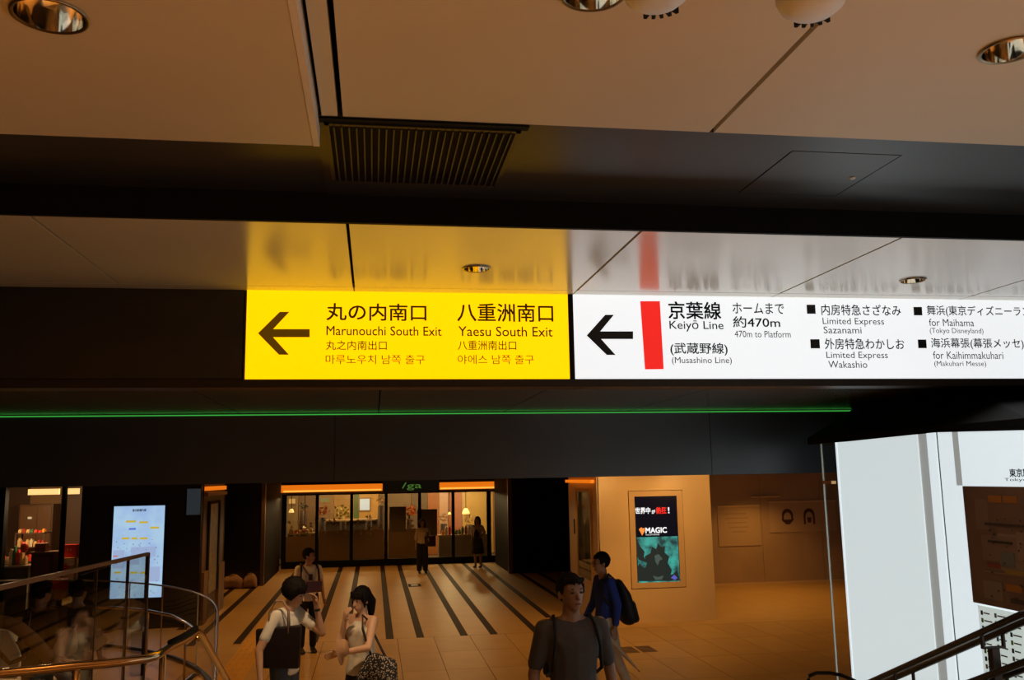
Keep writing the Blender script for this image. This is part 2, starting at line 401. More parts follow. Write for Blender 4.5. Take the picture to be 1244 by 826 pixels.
stext('外房特急わかしお', 1001.4, 1098, 411.2, 424.6, K, .008)
stext('Limited Express', 1003.5, 1078, 427.4, 437.6, KG)
stext('Wakashio', 1005.8, 1053, 438.6, 447, KG)
stext('舞浜(東京ディズニーランド)', 1125.5, 1265, 371.8, 385.5, K, .008)
stext('for Maihama', 1128, 1182.5, 387.6, 396.4, KG)
stext('(Tokyo Disneyland)', 1129, 1194, 398.6, 406.8, KG)
stext('海浜幕張(幕張メッセ)方面', 1130.5, 1266, 411, 424.6, K, .008)
stext('for Kaihimmakuhari', 1133, 1218, 427, 436.2, KG)
stext('(Makuhari Messe)', 1134.4, 1197.5, 438.6, 446.6, KG)
for a, b, c, d in ((979.4, 989.8, 370.3, 381.3), (983.9, 995, 412.2, 423.3), (1109.2, 1119.3, 373, 383.2), (1114.5, 1124.6, 412.6, 423)):
    flat_poly('square_mark', [(a, c), (b, c), (b+.7, d), (a+.7, d)], K, sg, local_s)

# ------------------------------------------------------------------ fascia with the green line, dark block on the right
fa = empty('wall_fascia', (0, YF, ZC)); fa['kind'] = 'structure'
for a, b in ((-8.2, -4.5), (-4.5, -.4), (-.4, 3.7), (3.7, 5.9), (5.9, 9.6)):
    boxo('fascia_panel', (a+.003, 0, 0), (b-.003, .25, .705), M['fascia'], fa)
boxo('core', (-8.2, .03, .01), (9.6, .22, .70), M['black'], fa)
gl = boxo('green_light_strip', (-8.2, YF-.012, 3.420), (5.42, YF, 3.43), M['green']); tag(gl, 'thin glowing green light line running along the top of the dark fascia', 'light strip')
blk = MB()
bt = [(5.42, 9.49), (5.15, 8.7), (4.95, 7.6), (5.35, 7.25), (5.75, 7.08), (6.6, 6.85), (7.6, 6.75)]
bb = [(4.492, 8.80, 3.025), (4.492, 8.0, 3.025), (4.492, 7.2, 3.035), (4.492, 6.63, 3.042), (4.492, 5.6, 3.005), (4.492, 4.6, 2.97), (4.492, 3.4, 2.93)]
lip = [(x, y, 3.09) for x, y, z in bb]
blk.strip([(x, y, 3.44) for x, y in bt], lip); blk.strip(lip, bb)
blk.strip(bb, [(9.4, y, z) for x, y, z in bb])
blk.sheet([lip[0], (5.42, 9.49, 3.44), (5.42, 9.49, 3.09)]); blk.sheet([bb[0], lip[0], (5.42, 9.49, 3.09), (5.42, 9.49, 3.025)])
blk.sheet([bb[0], (5.42, 9.49, 3.025), (9.4, 9.49, 3.025), (9.4, 8.80, 3.025)])
blk.sheet([(4.492, 3.4, 3.09), (9.4, 3.4, 3.09), (9.4, 6.75, 3.44), (7.6, 6.75, 3.44)]); blk.sheet([bb[-1], lip[-1], (9.4, 3.4, 3.09), (9.4, 3.4, 2.93)])
bo = blk.obj('trim_soffit_block', M['black']); bo['kind'] = 'structure'

# ------------------------------------------------------------------ bright wall on the right
XW = 4.5
wr = empty('wall_lightbox', (XW, 0, 0)); wr['kind'] = 'structure'
def wy(px, py=650): return at(px, py, 0, XW).y
y_end, y_g0, y_g1, y_seam = 8.235, 6.90, 6.76, 6.64
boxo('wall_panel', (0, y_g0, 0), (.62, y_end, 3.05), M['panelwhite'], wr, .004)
boxo('bright_edge', (-.004, y_end-.02, 0), (.62, y_end+.01, 3.03), M['panelwhite2'], wr)  # wall made deep so its unseen glowing end throws light on the fascia
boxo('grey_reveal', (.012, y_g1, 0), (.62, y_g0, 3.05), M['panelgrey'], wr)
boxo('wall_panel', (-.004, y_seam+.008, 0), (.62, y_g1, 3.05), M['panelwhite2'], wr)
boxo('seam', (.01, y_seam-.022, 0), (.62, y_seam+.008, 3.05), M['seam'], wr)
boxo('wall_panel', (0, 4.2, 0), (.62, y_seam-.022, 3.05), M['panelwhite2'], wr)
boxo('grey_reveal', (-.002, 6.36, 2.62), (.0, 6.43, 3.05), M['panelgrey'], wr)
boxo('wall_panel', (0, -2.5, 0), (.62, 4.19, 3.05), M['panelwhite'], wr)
gf = empty('glass_fin', (XW, 8.36, 0)); tag(gf, 'upright clear glass screen at the end of the bright white wall', 'glass screen')
boxo('pane', (.02, -.10, 0), (.032, .22, 3.03), M['haze_glass'], gf)
boxo('polished_edge', (.018, .22, 0), (.034, .232, 3.03), M['glass_edge'], gf)
boxo('clip', (.0, .02, 2.62), (.05, .20, 2.65), mat('orange_brass_clip', (.8, .45, .2), .3, metal=.6), gf)

# station map board on the bright wall
mp = empty('map_board', (XW, 5.9, 0)); tag(mp, 'brown station map board on the white wall above the dark handrails', 'map board')
zt_, zb_ = 2.60, 1.71
boxo('board', (-.015, -1.1, 1.75), (0, .445, 2.615), mat('brown_map_paper', (.26, .16, .11), .45, noise=.1), mp)
MCOL = [(.30, .2, .15), (.34, .25, .18), (.5, .19, .03), (.3, .06, .04), (.07, .05, .04), (.2, .21, .2), (.4, .26, .06)]
mm = [mat('map_print', c, .5) for c in MCOL]
mrx = [-.0155]
def mrect(y0, y1, z0, z1, k, name='map_patch', x=None, m=None):
    mrx[0] -= .0006; x = mrx[0]
    boxo(name, (x, y0, z0), (-.0149, y1, z1), m or mm[k], mp)
for (a, b, c, d, k) in ((.18, .32, 2.30, 2.52, 0), (.10, -.15, 2.02, 2.28, 1), (.28, -.10, 2.08, 2.26, 0), (.16, .02, 2.50, 2.55, 2), (0, -.14, 2.50, 2.55, 2), (.24, .10, 2.03, 2.06, 3), (.06, -.10, 1.88, 1.93, 2),
                        (.28, -.2, 2.00, 1.99, 1), (.30, .10, 1.93, 1.80, 1), (.08, -.06, 2.05, 2.15, 5), (-.10, -.3, 2.1, 2.3, 1), (.22, -.6, 2.335, 2.35, 4), (-.3, -.8, 1.8, 2.2, 0), (.02, -.2, 1.83, 1.80, 4), (.05, -.3, 2.03, 2.0, 6), (.2, -.05, 2.225, 2.21, 4)):
    mrect(a, b, c, d, k)
rr = random.Random(3)
q = MB()
for i in range(70):
    y = rr.uniform(-.9, .22); z = rr.choice((rr.uniform(2.18, 2.4), rr.uniform(1.8, 2.3))); s = rr.uniform(.006, .018)
    q.box((-.028, y, z), (-.0262, y+s, z+s*.8))
q.obj('map_symbols', mm[4], mp)['kind'] = 'stuff'
text_box('東京駅', at(1227, 577, 0, XW).y-5.9, at(1252, 577, 0, XW).y-5.9, 2.683, 2.742, K, mp, y=-.004, bold=.02, axis='YZ')
text_box('Tokyo Station', at(1221, 585, 0, XW).y-5.9, at(1285, 585, 0, XW).y-5.9, 2.648, 2.676, KG, mp, y=-.004, axis='YZ')
# small white legend panel under the map
lg = empty('legend_panel', (XW, 5.9, 0)); tag(lg, 'small white legend panel with icons below the brown map', 'legend panel')
boxo('panel', (-.012, -1.0, 1.12), (0, .40, 1.735), mat('white_legend_paper', (.6, .65, .6), .4, emit=(.75, .88, .85), es=.55), lg)
lc = [mat('legend_print', c, .5) for c in ((.02, .03, .03), (.25, .45, .08), (.08, .35, .7), (.3, .33, .33))]
for r_ in range(9):
    for c_ in range(6):
        y = .37-c_*.15; z = 1.69-r_*.055
        boxo('icon', (-.0145, y-.022, z-.02), (-.012, y, z+.012), lc[(r_*5+c_*3) % 4 if (r_+c_) % 3 else 0], lg)
        boxo('caption', (-.0145, y-.03-rr.uniform(.05, .09), z-.008), (-.012, y-.03, z+.002), lc[3], lg)

# ------------------------------------------------------------------ dark double handrail on the right of the stair
def stair_z(y): return max(0.0, 1.2-max(0, y-4.2)*.43)
def rail_pts(x, dz, ya, yb, n=2):
    ys = [ya, 4.2, yb]
    return [(x, ya, 1.2+dz), (x, 4.15, 1.2+dz), (x, 4.25, 1.2+dz-.02), (x, yb, 1.2+dz-(yb-4.2)*.43)]
hr = empty('stair_handrail', (3.33, 5.5, 0)); tag(hr, 'dark double stair handrail in front of the bright white wall', 'handrail')
def hx(p): return (p[0]-3.33, p[1]-5.5, p[2])
for x in (3.27, 3.395):
    for dz, nm in ((.83, 'upper_rail'), (.60, 'lower_rail')):
        MB().tube([hx(p) for p in rail_pts(x, dz, 1.5, 6.9)], .0185, 12).obj(nm, M['rail_dark'], hr, True)
for yp in (2.4, 3.7, 4.58, 5.46, 6.3):
    zr = 1.2+.83-max(0, yp-4.2)*.43
    z0 = stair_z(yp)
    MB().box((-.02+.0, yp-5.5-.02, z0-.05), (.025, yp-5.5+.02, zr-.085)).obj('post', M['rail_dark'], hr)
    for dz in (0, -.23):
        b = MB(); b.box((-.06, yp-5.5-.012, zr+dz-.085), (.066, yp-5.5+.012, zr+dz-.075))
        b.box((-.066, yp-5.5-.01, zr+dz-.085), (-.054, yp-5.5+.01, zr+dz-.01)); b.box((.059, yp-5.5-.01, zr+dz-.085), (.071, yp-5.5+.01, zr+dz-.01))
        b.obj('bracket', M['rail_dark'], hr)
lp = empty('looped_handrail', (4.3, 8.0, 0)); tag(lp, 'curved dark end of a handrail at the foot of the glass screen', 'handrail')
pa = at(984, 826, 1, 8.5); pb = [at(x, y, 1, Y) for x, y, Y in ((982, 826, 8.50), (983, 821, 8.5), (992, 817.5, 8.5), (1008, 817.5, 8.4), (1022, 820, 8.3), (1036, 826, 8.1), (1056, 836, 7.8), (1090, 855, 7.3))]
pts = [Vector((pb[0].x, pb[0].y, 0))]+pb+[Vector((pb[-1].x, pb[-1].y, 0))]
MB().tube([(p.x-4.3, p.y-8, p.z) for p in pts], .018, 12).obj('rail', M['rail_dark'], lp, True)

# ------------------------------------------------------------------ landing and stairs
st = empty('trim_staircase', (0, 0, 0)); st['kind'] = 'structure'
boxo('landing', (-5.0, -3.2, 1.0), (4.5, 4.2, 1.2), M['stair'], st)
for i in range(7):
    z = 1.2-(i+1)*.15; y = 4.2+i*.349
    boxo('step', (-.9, y, 0), (4.5, y+.349, z), M['stair'], st) if z > .01 else None
    if z > .01: boxo('nosing', (-.9, y+.30, z), (4.5, y+.345, z+.004), M['tactile'], st)
boxo('side_wall', (-5.0, 4.0, 0), (-.9, 4.2, 1.2), M['stair'], st)
boxo('stringer', (-.98, 4.2, 0), (-.9, 6.6, .25), M['stair'], st)

# ------------------------------------------------------------------ concourse floor
fl = empty('floor', (0, 0, 0)); fl['kind'] = 'structure'
boxo('slab', (-12, -3.2, -.12), (13.5, 33.5, -.012), M['grout'], fl)
tw, tl = .685, 1.37
tm = MB().box((0, 0, -.014), (tw-.009, tl-.009, 0)).mesh('tile'); tm.materials.append(M['tile'])
tm2 = tm.copy(); tm2.materials.clear(); tm2.materials.append(M['tile2'])
x_0 = .31-.0685
for j, y in enumerate([16.22-tl*(k+1) for k in range(5)]):
    for i in range(-8, 13):
        x = .36+i*tw*.9
    for i in range(-9, 15):
        x = .43+i*.63
        if -2.22 < x+.3 < -1.75: pass
        o = link('floor_tile', tm2 if (i*7+j*3) % 5 < 2 else tm, None, fl, (x, y, 0)); o.scale = (.63/tw, 1, 1)
boxo('floor_apron', (-12, -3.2, -.014), (13.5, 16.22-5*tl-.008, 0), M['tile'], fl)
boxo('floor_apron', (-12, 16.22-5*tl, -.014), (.43-9*.63-.008, 16.22, 0), M['tile'], fl)
boxo('floor_apron', (.43+15*.63, 16.22-5*tl, -.014), (13.5, 16.22, 0), M['tile'], fl)
# dark strips and the slabs between them, beyond y = 16.22
xs = []
x = .30
px_ = 1.30
strips = []
for k in range(-8, 7):
    strips += [.30+k*1.30, .83+k*1.30]
strips = [s for s in strips if -9.6 < s < 8.4]
sw = .13
for k, s in enumerate(strips):
    y0 = 16.22 if s > -1.2 else 16.4
    if 3.2 < s < 6.7: y0 = 19.3 if s > 4.1 else 16.22+ (1.6 if s > 3.3 else 0)
    if s > 6.7: continue
    if s < -3.3: y0 = 18.2
    boxo('dark_strip', (s-sw/2, y0, -.014), (s+sw/2, 31.5, .0), M['stripe'], fl)
    if y0 > 16.22: boxo('strip_infill', (s-sw/2, 16.225, -.014), (s+sw/2, y0-.003, 0), M['tile'], fl)
edges = [-12]+[v for s in strips if s < 6.7 for v in (s-sw/2, s+sw/2)]+[13.5]
yy = [16.225, 18.6, 21.2, 24.0, 27.4, 31.5]
for a, b in zip(edges[0::2], edges[1::2]):
    for ya, yb in zip(yy, yy[1:]):
        boxo('floor_slab', (a+.003, ya, -.014), (b-.003, yb-.006, 0), M['tile2'] if random.random() < .5 else M['tile'], fl)
# tactile path
tp = empty('tactile_path', (-1.99, 0, 0)); tag(tp, 'yellow tactile paving strip running away beside the man with the tote', 'tactile paving')
tb = MB().box((-.2, 0, 0), (.2, .395, .004))
for k in range(4): tb.box((-.165+k*.1-.012+.01, .03, .003), (-.165+k*.1+.025, .365, .008))
tbm = tb.mesh('tactile_block'); tbm.materials.append(M['tactile'])
for k in range(22): link('tactile_block', tbm, None, tp, (0, 10.2+k*.4, .0))
# small floor plates
fp = empty('floor_plate', (4.18, 14.3, 0)); tag(fp, 'pair of small dark grated plates set in the floor behind the blue jacket man', 'floor plate')
for dx in (-.17, .12):
    for k in range(6): boxo('grate_bar', (dx-.12, -.28+k*.085, 0), (dx+.12, -.225+k*.085, .006), mat('brown_grate', (.16, .10, .05), .5) if 'brown_grate' not in bpy.data.materials else bpy.data.materials['brown_grate'], fp)
p = at(503.5, 711, 2, 0)
f2 = empty('floor_marker', (p.x, p.y, 0)); tag(f2, 'small dark floor socket plate with pale centre among the floor stripes', 'floor plate')
boxo('plate', (-.16, -.3, 0), (.16, .3, .006), M['black'], f2); boxo('centre', (-.09, -.16, .006), (.09, .16, .010), mat('pale_plate', (.5, .5, .4), .4), f2)

# ------------------------------------------------------------------ outer walls
struct('wall_left', (-12.2, -3.3, -.1), (-12, 33.6, 4.4), M['side'])
struct('wall_right', (13.5, -3.3, -.1), (13.7, 33.6, 4.4), M['side'])
struct('wall_back', (-12, -3.4, -.1), (13.5, -3.2, 4.4), M['side'])
struct('wall_front', (-12, 33.5, -.1), (13.5, 33.7, 4.4), M['side'])

# ------------------------------------------------------------------ poster pillar
YP = 16.7
pl = empty('wall_pillar', (4.2, YP, 0)); pl['kind'] = 'structure'
a0, a1 = aty(762, 600, YP), aty(829, 712, YP)
px0, px1, pz0, pz1 = 4.80-4.2, 5.88-4.2, .62, 2.44
W_ = 6.44-4.2
boxo('core', (.02, .06, 0), (W_, 2.5, ZC), M['cream'], pl)
boxo('front_panel', (0, 0, 0), (px0, .06, ZC), M['cream'], pl); boxo('front_panel', (px1, 0, 0), (W_, .06, ZC), M['cream'], pl)
boxo('front_panel', (px0, 0, 0), (px1, .06, pz0), M['cream'], pl); boxo('front_panel', (px0, 0, pz1), (px1, .06, ZC), M['cream'], pl)
cy0, cy1, cz0, cz1 = .50, 1.66, .72, 2.42
boxo('side_panel', (-.012, .0, 0), (.02, cy0-.05, ZC), M['cream'], pl); boxo('side_panel', (-.012, cy1+.05, 0), (.02, 2.5, ZC), M['cream'], pl)
boxo('side_panel', (-.012, cy0-.05, 0), (.02, cy1+.05, cz0-.06), M['cream'], pl); boxo('side_panel', (-.012, cy0-.05, cz1+.06), (.02, cy1+.05, ZC), M['cream'], pl)
ps = empty('poster_screen', (5.36, YP, 0)); tag(ps, 'upright advertising screen with white and red lettering in a cream wall frame', 'screen')
ox = 5.36-4.2
f = MB()
f.box((px0-ox+.01, -.015, pz0+.01), (px0-ox+.12, .05, pz1-.01)); f.box((px1-ox-.12, -.015, pz0+.01), (px1-ox-.01, .05, pz1-.01))
f.box((px0-ox+.12, -.015, pz0+.01), (px1-ox-.12, .05, pz0+.11)); f.box((px0-ox+.12, -.015, pz1-.11), (px1-ox-.12, .05, pz1-.01))
f.obj('frame', M['cream_trim'], ps)
sx0, sx1, sz0, sz1 = px0-ox+.12, px1-ox-.12, pz0+.11, pz1-.11
boxo('display', (sx0, .0, sz0), (sx1, .03, sz1), mat('black_lit_screen', (.005, .005, .008), .15, emit=(.02, .025, .06), es=.12), ps)
def sp(px, py): p = aty(px, py, YP); return (p.x-5.36, p.z)
# teal picture area with plain dark masses (neutral stand-in for the artwork)
zmid = sp(799, 652)[1]
tm_ = bpy.data.materials.new('teal_screen_picture'); tm_.use_nodes = True; nt = tm_.node_tree; b = nt.nodes['Principled BSDF']
tc = nt.nodes.new('ShaderNodeTexCoord'); n = nt.nodes.new('ShaderNodeTexNoise'); n.inputs['Scale'].default_value = 5; n.inputs['Detail'].default_value = 6
r = nt.nodes.new('ShaderNodeValToRGB'); r.color_ramp.elements[0].position = .36; r.color_ramp.elements[0].color = (.01, .05, .06, 1); r.color_ramp.elements[1].position = .62; r.color_ramp.elements[1].color = (.06, .50, .42, 1)
nt.links.new(tc.outputs['Object'], n.inputs[0]); nt.links.new(n.outputs['Fac'], r.inputs[0]); nt.links.new(r.outputs[0], b.inputs['Emission Color']); b.inputs['Emission Strength'].default_value = .75; b.inputs['Base Color'].default_value = (.01, .02, .02, 1)
boxo('teal_picture', (sx0+.02, -.003, sz0), (sx1-.01, 0, zmid), tm_, ps)
dm = mat('dark_picture_mass', (.008, .012, .012), .4, emit=(.03, .05, .045), es=.4)
dm2 = mat('mid_picture_mass', (.02, .03, .03), .4, emit=(.10, .16, .14), es=.5)
for pts_, mm_, y_ in ((((784, 706), (782, 694), (786, 684), (783, 676), (790, 672), (792, 664), (797, 667), (799, 660), (804, 665), (808, 663), (807, 671), (813, 676), (811, 684), (816, 692), (813, 705.5)), dm, -.006),
    (((769, 706), (770, 692), (774, 689), (777, 684), (781, 689), (785, 690), (787, 698), (786, 706)), dm, -.005), (((768.5, 655), (772, 657), (774, 656), (778, 664), (783, 670), (782, 676), (787, 684), (776, 680), (771, 668)), dm, -.0045),
    (((811, 706), (813, 699), (818, 697), (822, 692), (825, 700), (825.5, 705)), dm, -.0045), (((795, 675), (800, 673), (805, 679), (801, 681), (799, 687), (796, 682)), dm2, -.008), (((793, 699), (799, 701), (806, 699), (804, 704), (796, 704.5)), dm2, -.008)):
    MB().prism([sp(x, y) for x, y in pts_], 1, y_, -.0031).obj('dark_shape', mm_, ps)
wl = mat('white_screen_letters', (.1, .1, .1), .4, emit=(1, 1, 1), es=.9); rl = mat('red_screen_letters', (.2, .01, .01), .4, emit=(.9, .03, .02), es=.9); ol = mat('orange_screen_emblem', (.3, .1, .01), .4, emit=(1, .30, .05), es=.9); bl = mat('blue_screen_mark', (.05, .05, .2), .4, emit=(.1, .12, .6), es=.8)
def ptext(t, x0, x1, y0, y1, m, bold=0):
    A = sp(x0, (y0+y1)/2); B = sp(x1, (y0+y1)/2); text_box(t, A[0], B[0], sp((x0+x1)/2, y1)[1], sp((x0+x1)/2, y0)[1], m, ps, y=-.005, bold=bold)
ptext('世界中', 771.5, 790, 616.3, 624.3, wl, .03); ptext('が', 791.5, 796, 619, 624, wl, .03); ptext('熱狂', 797, 809.5, 615.8, 624.2, rl, .03); ptext('!', 811.3, 813.2, 616, 623.5, wl, .02)
ptext('MAGIC', 784, 810, 640.5, 647.5, wl, .03); ptext('THE GATHERING', 784, 801, 648.6, 650.2, wl)
MB().prism([sp(x, y) for x, y in ((776, 643), (779, 640.5), (781, 642), (783, 641), (783.2, 645), (780, 650.5), (778, 646.5))], 1, -.006, -.003).obj('emblem', ol, ps)
MB().prism([sp(x, y) for x, y in ((815, 702), (819, 698), (823, 702), (820, 704.5))], 1, -.008, -.005).obj('corner_mark', bl, ps)
# display case in the side of the pillar
sc_ = empty('side_display_case', (4.19, YP, 0)); tag(sc_, 'narrow glazed notice case in the left side of the cream pillar', 'display case')
f = MB(); f.box((-.035, cy0-.06, cz0-.07), (.0, cy0, cz1+.07)); f.box((-.035, cy1, cz0-.07), (0, cy1+.06, cz1+.07)); f.box((-.035, cy0, cz0-.07), (0, cy1, cz0)); f.box((-.035, cy0, cz1), (0, cy1, cz1+.07))
f.obj('frame', M['cream_trim'], sc_)
boxo('back', (0.0, cy0, cz0), (.02, cy1, cz1), mat('case_back', (.06, .045, .035), .3, noise=.5, nscale=5), sc_)
for (a, b, c, d, k) in ((.55, 1.0, 1.9, 2.3, (.14, .09, .07)), (1.05, 1.5, 1.5, 2.2, (.07, .06, .06)), (.55, .95, 1.2, 1.7, (.10, .09, .08)), (1.05, 1.5, .8, 1.3, (.16, .11, .04))):
    boxo('notice', (-.006, cy0+a-.5, c), (0, cy0+b-.5, d), mat('case_notice', k, .4), sc_)
boxo('glass', (-.022, cy0, cz0), (-.018, cy1, cz1), M['glass'], sc_)
boxo('handle', (-.05, cy1+.15, 1.55), (-.03, cy1+.2, 1.85), M['rail_dark'], sc_)
M['cove'] = mat('amber_cove_light', (.5, .2, .02), .5, emit=(.80, .17, .006), es=.95)
M['cove_hot'] = mat('bright_cove_light', (.5, .3, .1), .5, emit=(1, .50, .07), es=1.1)
lc1 = boxo('cove_light', (4.10, YP+.1, 2.60), (4.17, YP+2.4, 2.66), M['cove']); tag(lc1, 'amber light line at the head of the cream pillar side', 'cove light')

# ------------------------------------------------------------------ corridor to the right of the pillar
cw = empty('wall_corridor', (0, 21.5, 0)); cw['kind'] = 'structure'
for a, b in ((6.44, 8.0), (8.0, 9.6), (9.6, 11.2), (11.2, 13.5)):
    boxo('wall_panel', (a+.004, 0, 0), (b-.004, .1, ZC), M['corr'], cw)
boxo('skirting', (6.44, -.02, 0), (13.5, 0, .06), M['cream_trim'], cw)
pg = empty('restroom_sign', (10.65, 21.48, 0)); tag(pg, 'brown woman and man pictograms on the beige corridor wall', 'sign')
boxo('plate', (-.85, .0, 1.25), (.95, .018, 1.98), mat('beige_sign_plate', (.54, .42, .31), .25), pg)
boxo('top_light_edge', (-.85, -.03, 1.98), (.95, .018, 2.02), mat('pale_metal_edge', (.7, .55, .35), .3), pg)
dk = mat('dark_brown_print', (.07, .035, .02), .5)
for cx_, wmn in ((-.36, 1), (.22, 0)):
    R_ = .15
    outer = [(cx_+R_*math.cos(t), 1.66+R_*1.1*math.sin(t)) for t in [PI*k/12 for k in range(13)]]
    if wmn: outer = [(cx_+.15, 1.56)]+outer+[(cx_-.15, 1.56)]
    else: outer = [(cx_+.15, 1.43)]+outer+[(cx_-.15, 1.43)]
    inner = [(cx_+(x-cx_)*.66, 1.43+(z-1.43)*.78+.0) for x, z in outer]
    mb = MB(); A = [mb.bm.verts.new((x, -.003, z)) for x, z in outer]; B = [mb.bm.verts.new((x, -.003, z)) for x, z in inner]
    for i in range(len(A)-1): mb.bm.faces.new((A[i], A[i+1], B[i+1], B[i]))
    mb.obj('pictogram_outline', dk, pg)
    if wmn: MB().prism([(cx_-.17, 1.56), (cx_+.17, 1.56), (cx_+.05, 1.44), (cx_-.05, 1.44)], 1, -.003, 0).obj('pictogram_collar', dk, pg)
    else: MB().prism([(cx_-.06, 1.6), (cx_+.06, 1.6), (cx_+.04, 1.47), (cx_-.04, 1.47)], 1, -.003, 0).obj('pictogram_face', dk, pg)
np_ = empty('corridor_notice', (8.95, 21.48, 0)); tag(np_, 'faint beige notice plate left of the pictograms on the corridor wall', 'notice')
boxo('plate', (-.5, 0, .95), (.6, .015, 1.9), mat('faint_notice_plate', (.53, .41, .29), .3), np_)
boxo('top_light_edge', (-.5, -.03, 1.9), (.6, .015, 1.935), bpy.data.materials['pale_metal_edge'], np_)
for k in range(5): boxo('text_line', (-.35+.05*k, -.003, 1.72-.11*k), (.25+.05*(k % 2), 0, 1.75-.11*k), mat('faint_line', (.42, .31, .21), .5), np_)
lb = boxo('wall_ledge', (9.35, 21.40, 2.12), (10.1, 21.5, 2.15), bpy.data.materials['pale_metal_edge']); tag(lb, 'thin pale ledge on the corridor wall above the notice plates', 'ledge')

# ------------------------------------------------------------------ dark wall blocks around the far shop
def P24(x, Y): return (x-453.5)/FPX*Y*1.0
wd = empty('wall_dark_right', (0, 26, 0)); wd['kind'] = 'structure'
boxo('wall_panel', (3.98, 0, 0), (5.0, .1, ZC), M['dark_brown'], wd); boxo('wall_panel', (5.01, 0, 0), (6.2, .1, ZC), M['dark_brown'], wd)
boxo('corner_post', (3.86, -.03, 0), (3.975, .1, ZC), mat('brown_corner_post', (.13, .07, .03), .4), wd)
boxo('side_return', (3.90, .1, 0), (4.0, 3.2, ZC), M['dark_brown'], wd)
boxo('end_return', (5.58, -6, 0), (5.7, 0, ZC), M['dark_brown'], wd)
dp = empty('wall_dark_pillar', (0, 25.1, 0)); dp['kind'] = 'structure'
boxo('pillar_face', (-4.15, 0, 0), (-2.96, .1, ZC), M['black_gloss'], dp)
boxo('corner_post', (-2.965, -.02, 0), (-2.87, .1, ZC), mat('brown_corner_post_left', (.16, .10, .05), .4), dp)
boxo('side_return', (-2.95, .1, 0), (-2.87, 4.0, ZC), M['dark_brown'], dp)


# ------------------------------------------------------------------ far glazed shopfront
YSH = 29.6
sf = empty('shopfront', (0, YSH, 0)); tag(sf, 'glazed shop front with sliding doors at the far end of the hall', 'shopfront')
def sh(px, py, Y=YSH): p = aty(px, py, Y); return p
X = lambda px: sh(px, 640).x
Zt, Zb = 2.27, .10
boxo('header', (X(341), -.05, 2.33), (X(606), .15, ZC), M['dark_brown'], sf)
boxo('light_box', (X(341), -.10, 2.37), (X(464.5), -.05, 2.60), M['cove'], sf)
boxo('light_line', (X(344), -.12, 2.385), (X(463), -.10, 2.43), M['cove_hot'], sf)
boxo('light_box', (X(534), -.10, 2.37), (X(603.5), -.05, 2.60), M['cove'], sf)
boxo('light_line', (X(535), -.12, 2.385), (X(602), -.10, 2.43), M['cove_hot'], sf)
boxo('ledge', (X(341), -.14, 2.31), (X(606), -.05, 2.365), mat('brown_ledge', (.25, .16, .08), .4), sf)
sb = boxo('name_board', (X(465), -.16, 2.32), (X(533.5), -.05, 2.70), mat('dark_green_board', (.01, .03, .012), .3), sf)
gt = text_mesh('/ga', 0)
xs_ = [v.co.x for v in gt.vertices]; ys_ = [v.co.y for v in gt.vertices]
for v in gt.vertices:
    v.co = (X(488)+(v.co.x-min(xs_))/(max(xs_)-min(xs_))*(X(512)-X(488)), -.165, 2.37+(v.co.y-min(ys_))/(max(ys_)-min(ys_))*.25)
link('green_lettering', gt, mat('green_lit_letters', (.05, .2, .02), .5, emit=(.12, .32, .05), es=.45), sf)
mull = [345, 385, 427, 469, 509.7, 550.5, 594, 603.5]
for i, m_ in enumerate(mull):
    ww = .05 if i not in (0, 6) else .07
    boxo('mullion', (X(m_)-ww, -.04, 0), (X(m_)+ww, .04, 2.33), M['black'], sf)
for a, b in zip(mull, mull[1:]):
    boxo('glass_pane', (X(a)+.06, -.006, .2), (X(b)-.06, .006, Zt), M['glass'], sf)
boxo('bottom_rail', (X(343), -.05, 0), (X(606), .05, .21), M['black'], sf)
boxo('head_rail', (X(343), -.05, Zt), (X(606), .05, 2.33), M['black'], sf)
# etched lower film with pale leaf pattern on the middle doors
ml = MB().prism([(-.05, -.02), (0, -.035), (.05, .0), (.02, .03), (-.03, .025)], 1, -.003, 0).mesh('leaf'); ml.materials.append(mat('pale_leaf_print', (.28, .21, .12), .5))
for pi, (a, b) in enumerate(zip(mull[:6], mull[1:7])):
    if pi in (4, 5): continue
    top = {0: 1.62, 1: 1.66, 2: 1.6, 3: 1.8}[pi]
    boxo('etched_film', (X(a)+.07, -.016, .22), (X(b)-.07, -.008, 1.14 if pi else 1.0), mat('brown_film', (.16, .11, .06), .5) if 'brown_film' not in bpy.data.materials else bpy.data.materials['brown_film'], sf)
    for k in range(26):
        o = link('leaf_print', ml, None, sf, (rr.uniform(X(a)+.14, X(b)-.14), -.012-.004*(k % 2), rr.uniform(1.0, 1.0+(top-1.0)*.75)), (0, rr.uniform(0, 6), 0))
boxo('dark_film', (X(473), -.02, 1.05), (X(493), -.01, 1.85), mat('olive_film', (.09, .07, .04), .5), sf)
boxo('dark_film', (X(507), -.02, .9), (X(531), -.01, 1.75), bpy.data.materials['olive_film'], sf)
